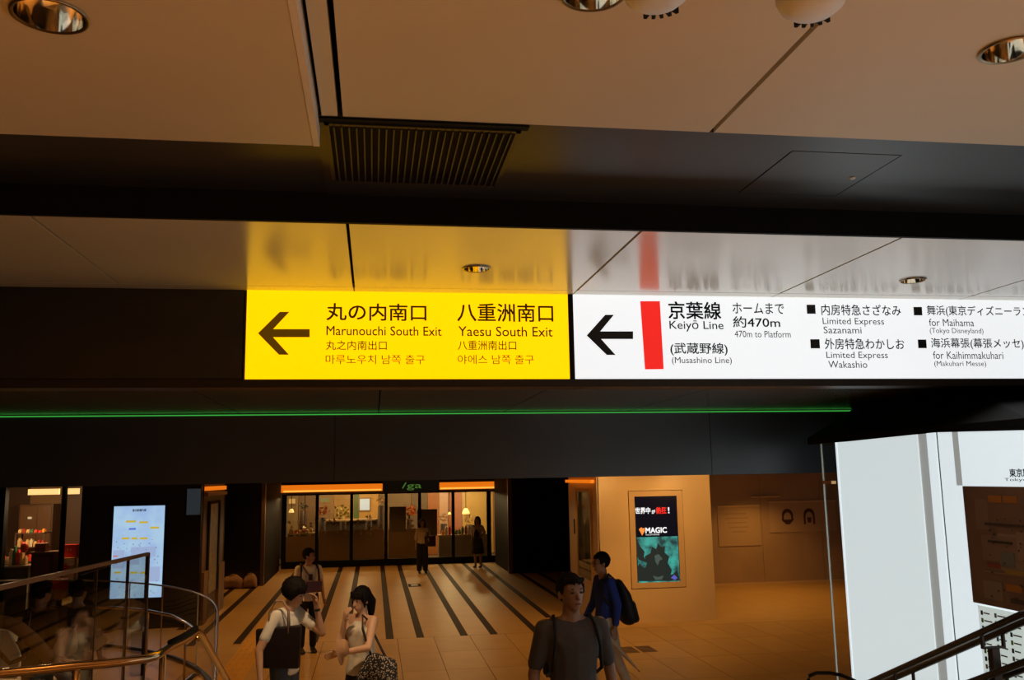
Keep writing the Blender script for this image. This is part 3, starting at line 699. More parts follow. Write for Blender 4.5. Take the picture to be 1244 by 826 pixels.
# shop interior
si = empty('wall_shop_interior', (0, 33.2, 0)); si['kind'] = 'structure'
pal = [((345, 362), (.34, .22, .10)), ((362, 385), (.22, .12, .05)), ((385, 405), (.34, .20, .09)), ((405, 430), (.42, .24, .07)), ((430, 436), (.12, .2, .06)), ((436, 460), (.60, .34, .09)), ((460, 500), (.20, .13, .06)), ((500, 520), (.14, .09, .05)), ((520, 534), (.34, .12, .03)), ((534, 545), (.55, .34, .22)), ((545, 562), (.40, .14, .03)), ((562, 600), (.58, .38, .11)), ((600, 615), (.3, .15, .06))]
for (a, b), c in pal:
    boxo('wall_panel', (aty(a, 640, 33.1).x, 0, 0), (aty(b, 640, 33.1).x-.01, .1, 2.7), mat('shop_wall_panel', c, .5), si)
for x, e in ((-2.3, 45), (-.6, 70), (1.2, 45), (2.6, 90), (3.5, 80)):
    lamp('POINT', (x, 31.3, 2.35), e, (1, .68, .32), .08)
def on33(px, py, Y=32.9): return aty(px, py, Y)
def fpict(px0, px1, py0, py1, col, label, emit=None, name='framed_picture'):
    a = on33(px0, py1); b = on33(px1, py0); cx_, cz_ = (a.x+b.x)/2, (a.z+b.z)/2
    o = empty(name, (cx_, 33.199, a.z)); tag(o, label, 'picture')
    boxo('frame', (a.x-cx_-.05, -.05, -.05), (b.x-cx_+.05, 0, b.z-a.z+.05), mat('picture_frame', (.35, .2, .08), .4), o)
    boxo('print', (a.x-cx_, -.06, 0), (b.x-cx_, -.05, b.z-a.z), mat('picture_print', col, .4, emit=emit, es=.8 if emit else 0), o)
fpict(389, 400, 605, 610, (.25, .3, .15), 'small green framed picture high inside the glazed shop')
fpict(437, 449, 606, 620, (.5, .6, .7), 'pale blue lit picture hanging in the third shop window', (.30, .38, .45))
fpict(350, 358, 606, 612, (.55, .4, .2), 'small tan picture high behind the first shop pane', (.4, .22, .05))
def shoplamp(px, py, Y, r, label, hot=1.5):
    p = aty(px, py, Y); o = empty('hanging_lamp', (p.x, p.y, p.z)); tag(o, label, 'lamp')
    MB().lathe([(r*.35, r*.9), (r*.6, r*.6), (r, -.2*r), (r*.9, -.5*r)], seg=16, cap=False).obj('shade', mat('cream_lamp_shade', (.7, .5, .2), .6, emit=(1, .62, .18), es=hot*.7), o, True)
    MB().tube([(0, 0, r*.8), (0, 0, 2.71-p.z)], .012, 6).obj('cord', M['black'], o)
    MB().hull([((0, 0, 0), r*.45)], 6).obj('bulb', mat('glowing_bulb', (.8, .6, .3), .5, emit=(1, .75, .3), es=hot), o, True)
shoplamp(566, 622, 31.8, .14, 'bright hanging lamp at the right end of the shop')
shoplamp(546, 624, 32.0, .06, 'tiny glowing lamp left of the last shop mullion', 1.2)
shoplamp(354, 621, 31.0, .09, 'small lamp behind the first shop window pane')
shoplamp(370, 640, 30.6, .06, 'low glowing lamp in the first shop window', 1.3)
def plant(px, py, Y, r, col, label, n=40, base=.0, emit=None):
    p = aty(px, py, Y); o = empty('flower_arrangement', (p.x, p.y, 0)); tag(o, label, 'flowers')
    hgt = p.z
    MB().lathe([(.10, 0), (.14, .1), (.11, max(.3, hgt-r*1.0))], seg=14).obj('stand', mat('vase_stand', (.05, .025, .012), .6, spec=.2), o, True)
    mb = MB()
    for k in range(n):
        v = Vector((rr.gauss(0, 1), rr.gauss(0, 1), rr.gauss(0, 1))).normalized()*rr.uniform(.4, 1)*r
        a = rr.uniform(0, 6)
        c = Vector((v.x, v.y*.6, hgt+v.z*.8)); s = r*.2
        u = Vector((math.cos(a), rr.uniform(-.3, .3), math.sin(a)))*s; t = Vector((-math.sin(a), rr.uniform(-.3, .3), math.cos(a)))*s*.6
        mb.sheet([c-u, c+t, c+u, c-t])
    q = mb.obj('blossoms', mat('blossom', col, .6), o); q['kind'] = 'stuff'
plant(417, 621, 31.2, .34, (.85, .70, .30), 'large yellow blossom bunch glowing in the second shop window', 70)
plant(392, 620, 31.0, .24, (.75, .30, .12), 'orange red bouquet left of the yellow blossoms', 40)
plant(369, 614, 31.4, .18, (.05, .05, .03), 'dark leafy bunch high behind the first shop pane', 30)
plant(498, 620, 31.0, .28, (.85, .35, .12), 'orange and gold bouquet in the fourth shop window', 50)
plant(463, 607, 31.2, .20, (.8, .55, .3), 'pale bouquet by the third mullion of the shop', 30)
plant(539, 629, 31.0, .20, (.85, .7, .55), 'white bouquet beside the dark window film', 30)
plant(570, 630, 31.2, .20, (.75, .55, .3), 'cream bouquet under the bright hanging lamp', 30)
plant(448, 628, 30.6, .13, (.04, .05, .03), 'small dark plant in the third shop window', 20)
# counters and goods in the last windows
def counter(px0, px1, ytop, Y, col, label):
    a = aty(px0, ytop, Y); b = aty(px1, ytop, Y); o = empty('shop_counter', ((a.x+b.x)/2, Y, 0)); tag(o, label, 'counter'); hw = (b.x-a.x)/2
    boxo('body', (-hw, -.05, 0), (hw, .5, a.z-.05), mat('counter_body', col, .5), o); boxo('top', (-hw-.03, -.08, a.z-.05), (hw+.03, .53, a.z), mat('counter_top', (.5, .33, .16), .3), o)
    return a, b
ca, cb = counter(533, 592, 650, 30.3, (.34, .25, .14), 'pale shop counter stretching behind the two right hand panes')
gp = [(.80, .06, .03), (.80, .52, .20), (.08, .22, .10), (.85, .33, .04), (.42, .05, .03), (.78, .64, .42)]
gm = [mat('goods_colour', c, .5) for c in gp]
ORD = ['leftmost', 'second', 'third', 'fourth', 'fifth', 'sixth', 'seventh', 'eighth', 'ninth', 'tenth', 'eleventh', 'twelfth', 'thirteenth']
CN = ['red package', 'cream package', 'green package', 'orange package', 'dark red package', 'white package']
rr_i = [0]
def goods(xa, xb, y, z, n, label, group, sz=(.07, .16), parts=True):
    for k in range(n):
        x = xa+(k+.5)*(xb-xa)/n; wdt = (xb-xa)/n*.8; hh = rr.uniform(*sz); rr_i[0] = rr.randrange(6)
        o = MB().box((-wdt/2, -.07, 0), (wdt/2, .07, hh*.8), .008).box((-wdt/2*.6, -.05, hh*.8), (wdt/2*.6, .05, hh)).obj('gift_box', gm[rr_i[0]], loc=(x, y, z+.001))
        tag(o, '%s, %s %s' % (CN[rr_i[0]], ORD[k] if k == 0 else ORD[k]+' from the left', label), 'box', group)
goods(ca.x+.1, cb.x-.1, 30.45, ca.z, 13, 'on the pale far shop counter', 'goods on the pale shop counter', (.12, .3))
ca2, cb2 = counter(350, 382, 648, 30.6, (.08, .05, .03), 'dark display counter in the first shop window')
goods(ca2.x+.05, cb2.x-.05, 30.7, ca2.z, 6, 'in the first far shop window', 'goods in the first shop window', (.06, .16))
ca3, cb3 = counter(388, 468, 632, 31.6, (.07, .05, .03), 'long dark counter behind the second and third shop panes')
# ------------------------------------------------------------------ left: black wall with map screen
YB = 18.5
bw = empty('wall_black', (0, YB, 0)); bw['kind'] = 'structure'
bx0, bx1 = aty(97, 650, YB).x, aty(243.5, 650, YB).x
boxo('wall_panel', (bx0, 0, 0), ((bx0+bx1)/2-.002, .2, ZC), M['black_gloss'], bw); boxo('wall_panel', ((bx0+bx1)/2+.002, 0, 0), (bx1, .2, ZC), M['black_gloss'], bw)
struct('wall_black_return', (bx1-.08, YB+.2, 0), (bx1-.001, 21.4, ZC), M['dark_brown'])
sA, sB = aty(137, 670, YB), aty(199, 670, YB)
sz_t, sz_b = aty(169, 614.5, YB).z, aty(165, 726, YB).z
ms_ = empty('map_screen', ((sA.x+sB.x)/2, YB, 0)); tag(ms_, 'tall pale blue information screen showing a station map on the black wall', 'screen'); hw = (sB.x-sA.x)/2
boxo('casing', (-hw-.02, -.05, sz_b-.02), (hw+.02, 0, sz_t+.02), M['black'], ms_)
def grad_screen():
    m = bpy.data.materials.new('pale_blue_display'); m.use_nodes = True; nt = m.node_tree; b = nt.nodes['Principled BSDF']
    tc = nt.nodes.new('ShaderNodeTexCoord'); n = nt.nodes.new('ShaderNodeTexNoise'); n.inputs['Scale'].default_value = 3
    r = nt.nodes.new('ShaderNodeValToRGB'); r.color_ramp.elements[0].position = .35; r.color_ramp.elements[0].color = (.34, .50, .78, 1); r.color_ramp.elements[1].position = .65; r.color_ramp.elements[1].color = (.42, .62, .80, 1)
    nt.links.new(tc.outputs['Object'], n.inputs[0]); nt.links.new(n.outputs['Fac'], r.inputs[0]); nt.links.new(r.outputs[0], b.inputs['Emission Color']); b.inputs['Emission Strength'].default_value = .95; b.inputs['Base Color'].default_value = (.02, .02, .02, 1); b.inputs['Roughness'].default_value = .2
    return m
boxo('display', (-hw, -.056, sz_b), (hw, -.05, sz_t), grad_screen(), ms_)
def mpx(px, py): p = aty(px, py, YB); return (p.x-(sA.x+sB.x)/2, p.z)
ye = mat('yellow_map_label', (.1, .08, .01), .5, emit=(.62, .46, .05), es=.9); be = mat('blue_map_label', (.02, .04, .1), .5, emit=(.12, .22, .75), es=.9); ge = mat('grey_map_mark', (.05, .05, .06), .5, emit=(.22, .30, .42), es=.8); le = mat('lilac_map_area', (.05, .05, .06), .5, emit=(.36, .46, .70), es=.9); re_ = mat('red_map_mark', (.1, .02, .01), .5, emit=(.7, .2, .12), es=.8)
def mscr(px0, px1, py0, py1, m, y=-.059, nm='map_label'):
    a = mpx(px0, (py0+py1)/2); b = mpx(px1, (py0+py1)/2); c = mpx((px0+px1)/2, py1)[1]; d = mpx((px0+px1)/2, py0)[1]
    boxo(nm, (a[0], y, c), (b[0], -.056, d), m, ms_)
for a, b, c, d in ((154, 166, 632, 634.5), (170, 180.5, 633, 635.5), (183.5, 194, 639.5, 642), (149, 157.5, 652.5, 655), (160.5, 168, 652.5, 655), (171, 180, 652.5, 655), (140, 148, 694, 696.2), (159, 168, 694, 696.5), (171.5, 178, 694, 696.5)): mscr(a, b, c, d, ye)
mscr(157.5, 166, 641, 643.5, be)
for a, b, c, d in ((138, 152, 668, 690), (180, 195, 688, 706), (140, 170, 676, 686), (160, 190, 664, 676)): mscr(a, b, c, d, le, -.0575, 'map_area')
for k in range(60):
    x_ = rr.uniform(141, 194); y_ = rr.choice((rr.uniform(647, 690), rr.uniform(658, 684), rr.uniform(700, 722))); s = rr.uniform(.5, 1.6); mscr(x_, x_+s, y_, y_+s*.9, ge, -.0585, 'map_mark')
mscr(138.5, 144, 674.5, 676, re_)
A = mpx(162, 619.5); B = mpx(178.5, 619.5)
text_box('東京駅構内図', A[0], B[0], mpx(170, 621.3)[1], mpx(170, 618)[1], mat('screen_title', (.02, .02, .03), .5), ms_, y=-.0585, bold=.02)
# dim bluish panel on the black wall
a, b = aty(228, 592, YB), aty(243, 625, YB)
dpn = boxo('dim_wall_panel', (a.x, YB-.03, b.z), (b.x, YB, a.z-.03), mat('dim_blue_grey_panel', (.06, .07, .08), .3, emit=(.03, .045, .055), es=.5)); tag(dpn, 'dim blue grey panel high on the black wall right of the map screen', 'panel')

# recessed notice case between black wall and dark pillar
XC = bx1
nc = empty('notice_case', (XC, 19.8, 0)); tag(nc, 'tall narrow poster case with an amber light above it, left of the dark pillar', 'display case')
def cY(px): return at(px, 650, 0, XC).y-19.8
c0_, c1_ = cY(245), cY(270)
boxo('back_wall', (0, c0_, 0), (.02, c1_, ZC-.01), mat('brown_case_wall', (.10, .045, .018), .5), nc)
boxo('cove_light', (.02, c0_+.03, 2.58), (.07, c1_-.05, 2.66), M['cove'], nc)
boxo('ledge', (.02, c0_+.03, 2.47), (.09, c1_-.05, 2.54), mat('case_ledge', (.22, .12, .05), .4), nc)
pa_, pb_ = cY(251.5), cY(262.5)
f = MB(); f.box((.02, pa_-.12, .5), (.06, pa_, 2.36)); f.box((.02, pb_, .5), (.06, pb_+.12, 2.36)); f.box((.02, pa_, 2.30), (.06, pb_, 2.36)); f.obj('frame', M['black'], nc)
boxo('poster', (.02, pa_, .5), (.035, pb_, 2.30), mat('faded_poster', (.42, .42, .28), .4, col2=(.25, .2, .12), nscale=6), nc)
boxo('wainscot', (.02, c0_+.02, 0), (.07, pa_-.12, 1.0), mat('brown_wainscot', (.22, .13, .06), .4), nc)
boxo('wainscot', (.02, pb_+.12, 0), (.07, c1_, 1.0), bpy.data.materials['brown_wainscot'], nc)

# two sacks by the dark pillar
def sack(px, wpx, hgt, label):
    p = at(px, 712, 2, 0); Y = 24.75; x = aty(px, 705, Y).x; hw = wpx/FPX*Y/2
    o = empty('cloth_sack', (x, Y, 0)); tag(o, label, 'sack')
    mb = MB().hull([((-hw*.55, 0, hgt*.35), (hw*.45, .2, hgt*.35)), ((hw*.5, 0, hgt*.38), (hw*.5, .22, hgt*.38)), ((0, .0, hgt*.55), (hw*.85, .15, hgt*.3)), ((-hw*.8, 0, hgt*.12), (hw*.2, .15, hgt*.1)), ((hw*.8, 0, hgt*.12), (hw*.2, .15, hgt*.1))], 10)
    for v in mb.bm.verts: v.co += Vector((0, 0, 1))*math.sin(v.co.x*22)*.018
    mb.obj('bag', mat('pinkish_canvas', (.50, .30, .21), .8, noise=.3, nscale=12, bump=.5, bscale=12), o, True)
    MB().tube([(-.05, -.02, hgt*.72), (-.06, -.06, hgt*.86), (.03, -.06, hgt*.9), (.06, -.02, hgt*.74)], .012, 8).obj('handle', bpy.data.materials['pinkish_canvas'], o, True)
sack(283, 23, .40, 'wider pinkish sack slumped at the foot of the dark pillar')
sack(304, 15, .42, 'smaller upright pinkish sack right of the wide one by the dark pillar')

# ------------------------------------------------------------------ left shop
YL = 20.6
ls = empty('wall_left_shop', (0, YL, 0)); ls['kind'] = 'structure'
lx = lambda px, Y=YL: aty(px, 650, Y).x
boxo('jamb', (lx(-14), 0, 0), (lx(3.5), .2, ZC), M['black'], ls)
boxo('post', (lx(72.5), 0, 0), (lx(76.5), .15, ZC), M['black'], ls)
YI = 24.5
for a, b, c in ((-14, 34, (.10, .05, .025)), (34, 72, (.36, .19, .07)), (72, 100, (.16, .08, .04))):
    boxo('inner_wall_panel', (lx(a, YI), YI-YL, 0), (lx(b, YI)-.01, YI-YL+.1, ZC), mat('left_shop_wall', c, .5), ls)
boxo('side_return', (bx0-.02, YB-YL+.2, 0), (bx0+.1, YI-YL, ZC), M['black'], ls)
for a, b, nm in ((35, 72, 'left'), (77, 96, 'right')):
    z0, z1 = aty(50, 601, YL+.5).z, aty(50, 594, YL+.5).z
    o = boxo('strip_light', (aty(a, 598, YL+.5).x, YL+.45, z0), (aty(b, 598, YL+.5).x, YL+.55, z1), mat('warm_strip_light', (.6, .5, .3), .5, emit=(1, .62, .22), es=1.15))
    tag(o, 'glowing warm strip light at the top of the left shop, %s one of the two' % nm, 'strip light')
lamp('POINT', (lx(20, 21.8), 21.6, 2.4), 48, (1, .68, .36), .1); lamp('POINT', (lx(70, 21.8), 21.5, 2.4), 45, (1, .68, .36), .1)
def L(px, py, Y): return aty(px, py, Y)
cb_ = empty('brown_cabinet', (lx(44, 23.8), 23.8, 0)); tag(cb_, 'tall plain brown cabinet at the back of the left shop', 'cabinet')
a, b = L(24, 613, 23.8), L(65, 613, 23.8)
boxo('carcass', (a.x-cb_.location.x, 0, 0), (b.x-cb_.location.x, .5, a.z), mat('brown_cabinet_wood', (.16, .075, .03), .4, noise=.2, stretch=(1, 1, .2)), cb_)
boxo('door', (a.x-cb_.location.x+.04, -.02, .1), (-.01, 0, a.z-.05), mat('cabinet_door_wood', (.20, .095, .04), .4), cb_); boxo('door', (.01, -.02, .1), (b.x-cb_.location.x-.04, 0, a.z-.05), bpy.data.materials['cabinet_door_wood'], cb_)
boxo('lamp_clip', (-.2, -.06, a.z-.35), (-.12, -.02, a.z-.3), mat('clip_glow', (.5, .5, .4), .3, emit=(.8, .6, .3), es=.5), cb_)
# goods rack
def rack(px0, px1, pyt, Y, levels, label, name='goods_rack', col=(.10, .05, .03)):
    a = L(px0, pyt, Y); b = L(px1, pyt, Y); cx_ = (a.x+b.x)/2; hw = (b.x-a.x)/2
    o = empty(name, (cx_, Y, 0)); tag(o, label, 'rack')
    mm_ = mat('rack_wood', col, .5)
    for sx in (-hw, hw-.03):
        for yy_ in (0, .42): boxo('upright', (sx, yy_, 0), (sx+.03, yy_+.03, a.z), mm_, o)
    zs = []
    for k in range(levels):
        z = a.z-.02-k*.32
        boxo('shelf', (-hw, 0, z-.02), (hw, .45, z), mm_, o); zs.append(z)
    return cx_, hw, zs
cx_, hw_, zs = rack(18, 55, 647, 22.6, 4, 'goods rack stacked with boxes in the middle of the left shop')
for k, z in enumerate(zs):
    goods(cx_-hw_+.03, cx_+hw_-.03, 22.75, z, 7, 'on the %s shelf of the left shop rack' % ('top', 'second', 'third', 'bottom')[k], 'goods on the middle rack of the left shop', (.10, .24) if k else (.05, .1))
cx_, hw_, zs = rack(68.5, 92.5, 677, 21.2, 3, 'lit orange rack by the right edge of the left shop', 'goods_shelf', (.45, .2, .05))
for k, z in list(enumerate(zs))[1:]: goods(cx_-hw_+.04, cx_+hw_-.04, 21.35, z, 5, 'on the %s orange shelf under the red box' % ('top', 'middle', 'bottom')[k], 'packages on the orange rack', (.10, .2))
a, b = L(75, 676.5, 21.3), L(93, 661.5, 21.3)
o = empty('red_box', ((a.x+b.x)/2, 21.42, zs[0]+.001)); tag(o, 'large red box with pale symbols standing on the orange rack', 'box')
z_ = b.z-zs[0]; hw = (b.x-a.x)/2
boxo('carton', (-hw, -.1, 0), (hw, .1, z_), mat('red_carton', (.75, .045, .02), .45), o)
boxo('pale_symbol', (-hw*.35, -.103, z_*.5), (-hw*.1, -.1, z_*.7), mat('pale_symbol', (.8, .5, .3), .5), o); boxo('pale_symbol', (hw*.05, -.103, z_*.5), (hw*.3, -.1, z_*.7), bpy.data.materials['pale_symbol'], o)
# glass-topped counter and glazed case
a, b = L(-10, 688, 20.9), L(34.5, 688, 20.9)
o = empty('shop_counter', ((a.x+b.x)/2, 21.1, 0)); tag(o, 'long grey glazed counter with a pale top at the left edge of the shop', 'counter'); hw = (b.x-a.x)/2
boxo('body', (-hw, -.2, 0), (hw, .2, a.z-.04), mat('grey_glazed_front', (.13, .12, .10), .15), o); boxo('top', (-hw-.02, -.23, a.z-.04), (hw+.02, .22, a.z), mat('pale_counter_top', (.45, .38, .28), .2), o)
goods(a.x+.05, b.x-.1, 21.1, a.z, 8, 'on the grey glazed counter', 'packages on the grey glazed counter', (.12, .42))
a, b = L(37.5, 670.5, 20.8), L(68, 670.5, 20.8)
o = empty('glazed_case', ((a.x+b.x)/2, 20.76, 0)); tag(o, 'dark brown glazed case with a projecting top in front of the goods rack', 'display case'); hw = (b.x-a.x)/2
boxo('body', (-hw+.03, 0, 0), (hw-.03, .35, a.z-.04), mat('case_body', (.06, .04, .03), .4), o); boxo('top', (-hw, -.03, a.z-.04), (hw+.05, .38, a.z), mat('case_top', (.20, .10, .05), .4), o)
boxo('glass_front', (-hw+.08, -.012, .5), (hw-.08, 0, a.z-.1), mat('bluish_case_glass', (.10, .10, .10), .1, col2=(.2, .08, .04), nscale=5), o)
a, b = L(58, 660, 21.6), L(70, 671, 21.6)
o = boxo('cardboard_box', (a.x, 20.82, aty(60, 670.5, 20.8).z+.001), (b.x, 21.05, aty(60, 660, 20.8).z), mat('brown_cardboard', (.33, .14, .05), .7)); tag(o, 'brown cardboard box on the back edge of the glazed case', 'box')
a, b = L(23, 672, 20.95), L(34, 659, 20.95)
o = MB().hull([(((a.x+b.x)/2, 21.0, (a.z+b.z)/2), ((b.x-a.x)/2, .06, (b.z-a.z)/2))], 8).obj('round_red_sign', mat('red_round_card', (.75, .08, .06), .5), None, True); tag(o, 'rounded red card sign standing among the packages on the counter', 'card sign')
# red sale sign lower down, seen through the glass
a, b = at(64, 702, 1, 20.2), at(82, 728, 1, 20.2)
o = empty('red_stand_sign', ((a.x+b.x)/2, 20.2, 0)); tag(o, 'red and yellow standing sign seen through the glass between two dark figures', 'stand sign'); hw = (b.x-a.x)/2
boxo('post', (-.02, 0, 0), (.02, .03, b.z), M['black'], o)
boxo('red_card', (-hw, -.02, b.z+(a.z-b.z)*.45), (hw, 0, a.z), mat('red_card', (.8, .05, .03), .5), o)
MB().hull([((0, -.01, b.z+(a.z-b.z)*.25), (hw*.8, .012, (a.z-b.z)*.28))], 8).obj('yellow_card', mat('yellow_card', (.8, .42, .06), .5), o, True)

# ------------------------------------------------------------------ glass balustrades on the left
cg = empty('curved_glass_balustrade', (-3, 13, 0)); tag(cg, 'curved clear glass balustrade with slim metal top edge before the map screen', 'balustrade')
pts = [at(x, y, 2, 1.1) for x, y in ((-40, 706.5), (0, 705.5), (34, 704.5), (64, 704), (93, 704.5), (133, 706), (158, 707.5), (180, 709.3), (198, 711.5), (214, 714), (229, 717.3), (241, 721), (251, 725.5), (258, 730), (262.3, 735.5), (264.5, 742), (264.6, 750), (264, 762), (263.5, 780), (263, 800), (262, 830), (258, 880))]
pts = [(p.x+3, p.y-13) for p in pts]
secs = [(0, 2), (2, 4), (4, 6), (6, 8), (8, 11), (11, 15), (15, 18), (18, 21)]
for i0, i1 in secs:
    sub = pts[i0:i1+1]
    mb = MB(); mb.strip([(x, y, .02) for x, y in sub], [(x, y, 1.09) for x, y in sub]); mb.obj('glass_pane', M['glass'], cg, True)
    x, y = pts[i1]
    if i1 < 18: MB().box((x-.008, y-.008, 0), (x+.008, y+.008, 1.09)).obj('joint_post', M['glass_edge'] if i1 not in (8, 6) else M['steel'], cg)
MB().tube([(x, y, 1.1) for x, y in pts], .014, 8).obj('top_edge', M['steel'], cg, True)
MB().tube([(x*1.0-.06 if i < 0 else x, y, .04) for i, (x, y) in enumerate(pts)], .03, 8).obj('base_channel', M['rail_dark'], cg, True)
inner = [at(x, y, 2, .80) for x, y in ((60, 738), (100, 737.5), (140, 738), (180, 742), (210, 748), (226, 756), (236, 764), (240, 776))]
MB().tube([(p.x+3, p.y-13, .80) for p in inner], .022, 10).obj('inner_handrail', M['bronze'], cg, True)
for i in (1, 3, 5):
    p = inner[i]; MB().tube([(p.x+3, p.y-13, 0), (p.x+3, p.y-13, .8)], .016, 8).obj('handrail_post', M['steel'], cg, True)

sgp = empty('glass_parapet', (-1.44, 4.9, 1.2)); tag(sgp, 'straight glass parapet with bronze top rail and end post beside the landing', 'balustrade')
ra, rb = at(0, 712.5, 0, -1.44), at(180, 672, 0, -1.44)
za, zb2 = ra.z-1.2, rb.z-1.2
yA, yB = 2.5-4.9, rb.y-4.9
zA = za+(za-zb2)/(rb.y-ra.y)*(ra.y-2.5)
MB().prism([(yA, zA+.006), (yB, zb2+.006), (yB, zb2-.014), (yA, zA-.014)], 0, -.010, .010).obj('top_rail', mat('bronze_top_rail', (.30, .19, .12), .35, metal=.7), sgp)
joints = [2.5, 3.9, at(117, 690, 0, -1.44).y, at(156, 677, 0, -1.44).y, rb.y]
for a, b in zip(joints, joints[1:]):
    MB().prism([(a-4.9+.008, -1.2), (b-4.9-.008, -1.2), (b-4.9-.008, zb2), (a-4.9+.008, zb2)], 0, -.006, .006).obj('glass_pane', M['glass'], sgp)
for j in joints[2:-1]: boxo('joint_post', (-.008, j-4.9-.006, -1.2), (.008, j-4.9+.006, zb2), M['rail_dark'], sgp)
boxo('end_post', (-.010, yB-.022, -1.2), (.010, yB+.012, zb2), M['rail_dark'], sgp)
for a in (3.0, 4.2): boxo('base_shoe', (-.03, a-4.9-.5, -.2+.0), (.03, a-4.9+.5, -.1), M['rail_dark'], sgp)

nr = empty('bronze_handrail', (-.85, 4.2, 0)); tag(nr, 'polished bronze tube handrail that turns and drops away at lower left', 'handrail')
k1 = [at(x, y, 2, 2.05) for x, y in ((-60, 824), (0, 818), (50, 813.5), (93, 809), (130, 806), (155, 803), (178, 800), (190, 796.5), (198, 792), (206, 786.5), (222, 778.5))]
k1.append(at(238, 768, 2, 2.05))
p0 = k1[-1]
k1 += [Vector((p0.x+.01, p0.y+.06, 2.035)), Vector((p0.x+.01, p0.y+1.0, 2.035-.43)), Vector((p0.x+.01, p0.y+2.3, 2.035-.99))]
MB().tube([(p.x+.85, p.y-4.2, p.z) for p in k1], .0175, 14).obj('top_rail', M['bronze'], nr, True)
k2 = [Vector((p.x, p.y, p.z-.20)) for p in k1]
MB().tube([(p.x+.85, p.y-4.2, p.z) for p in k2[5:]], .015, 12).obj('lower_rail', M['bronze'], nr, True)
MB().tube([(p.x+.85, p.y-4.2, p.z+.021) for p in k1[9:12]], .012, 8).obj('dark_segment', M['black'], nr, True)  # thin black tube laid along the top of the bend
for p in (k1[3], k1[8]): MB().tube([(p.x+.85, p.y-4.2, 0 if p.y > 4.2 else 1.2), (p.x+.85, p.y-4.2, p.z)], .014, 10).obj('post', M['bronze'], nr, True)
for p in (k1[13],): MB().tube([(p.x+.85, p.y-4.2, 0), (p.x+.85, p.y-4.2, p.z)], .014, 10).obj('post', M['bronze'], nr, True)
# thick dark rail and pale sheet standing in for lit floor at the far lower left
tr = empty('bent_brown_handrail', (-2.4, 5.2, 0)); tag(tr, 'thick brown bent handrail in the bottom left corner behind the glass', 'handrail')
bp_ = [aty(x, y, 5.4) for x, y in ((-40, 752), (0, 755.5), (12, 757), (22, 762), (36, 773), (48, 786), (70, 812), (92, 840))]
MB().tube([(p.x+2.4, p.y-5.2, p.z) for p in bp_], .035, 12).obj('rail', mat('brown_leather_rail', (.16, .09, .05), .4), tr, True)
bp2 = [aty(x, y, 5.35) for x, y in ((-6, 788), (6, 800), (12, 806), (24, 801), (30, 798))]
MB().tube([(p.x+2.4, p.y-5.2, p.z) for p in bp2], .012, 10).obj('bracket', M['rail_dark'], tr, True)
pc = [aty(x, y, 5.6) for x, y in ((-30, 763), (14, 764), (28, 792), (24, 822), (-30, 822))]
o = MB().prism([(p.x, p.z) for p in pc], 1, 5.55, 5.57).obj('lit_floor_patch', mat('pale_lit_floor', (.45, .50, .52), .5)); tag(o, 'pale sheet standing in for lit floor behind the bent rail in the bottom left corner', 'board')

# ------------------------------------------------------------------ people
SKIN = (.50, .27, .16)
def skinm(c=SKIN): return mat('skin', c, .5, noise=.06, nscale=20)
def remesh(mb, name, m, parent, vox=.01, it=3):
    me = mb.mesh(name); o = bpy.data.objects.new('tmp', me); COL.objects.link(o)
    r = o.modifiers.new('r', 'REMESH'); r.mode = 'VOXEL'; r.voxel_size = vox
    s = o.modifiers.new('s', 'SMOOTH'); s.factor = .5; s.iterations = it
    dg = bpy.context.evaluated_depsgraph_get(); me2 = bpy.data.meshes.new_from_object(o.evaluated_get(dg))
    bpy.data.objects.remove(o)
    me2.name = name; me2.materials.clear()
    for p in me2.polygons: p.use_smooth = True
    return link(name, me2, m, parent)
V = Vector
J0 = dict(pelvis=V((0, 0, .93)), waist=V((0, 0, 1.06)), chest=V((0, 0, 1.27)), neck=V((0, .01, 1.43)), head=V((0, -.005, 1.575)),
          shR=V((-.17, 0, 1.385)), shL=V((.17, 0, 1.385)), elR=V((-.225, .02, 1.11)), elL=V((.225, .02, 1.11)), wrR=V((-.235, -.06, .87)), wrL=V((.235, -.06, .87)),
          hipR=V((-.085, 0, .90)), hipL=V((.085, 0, .90)), knR=V((-.095, -.01, .49)), knL=V((.095, -.01, .49)), anR=V((-.10, .02, .085)), anL=V((.10, .02, .085)))
def hand(mb, wr, el, side, curl=.5, palm=None, fold=None):
    d = (wr-el).normalized()
    if fold: d = (d+V(fold)).normalized()
    n = palm or V((-side, 0, 0))          # palm normal
    n = (n-d*n.dot(d)).normalized(); s = d.cross(n)
    if s.y > 0: s = -s                     # thumb side towards the front
    k = wr+d*.085
    mb.hull([(wr+d*.01, .024), (k+s*.03, (.014, .014, .014)), (k-s*.03, (.014, .014, .014))], 6)
    for i, (off, ln) in enumerate(((.033, .068), (.011, .076), (-.011, .070), (-.032, .055))):
        p = k+s*off; dd = d
        for seg_ in range(3):
            dd = (dd+n*curl*.55).normalized(); q = p+dd*ln*(.42, .32, .26)[seg_]
            mb.hull([(p, .0095-.0008*seg_), (q, .0085-.0008*seg_)], 5); p = q
    p = wr+d*.025+s*.025; q = p+(d*.6+s*.75+n*.3).normalized()*.042; t = q+(d*.85+s*.2+n*.5).normalized()*.035
    mb.hull([(p, .013), (q, .0105)], 5); mb.hull([(q, .0105), (t, .009)], 5)

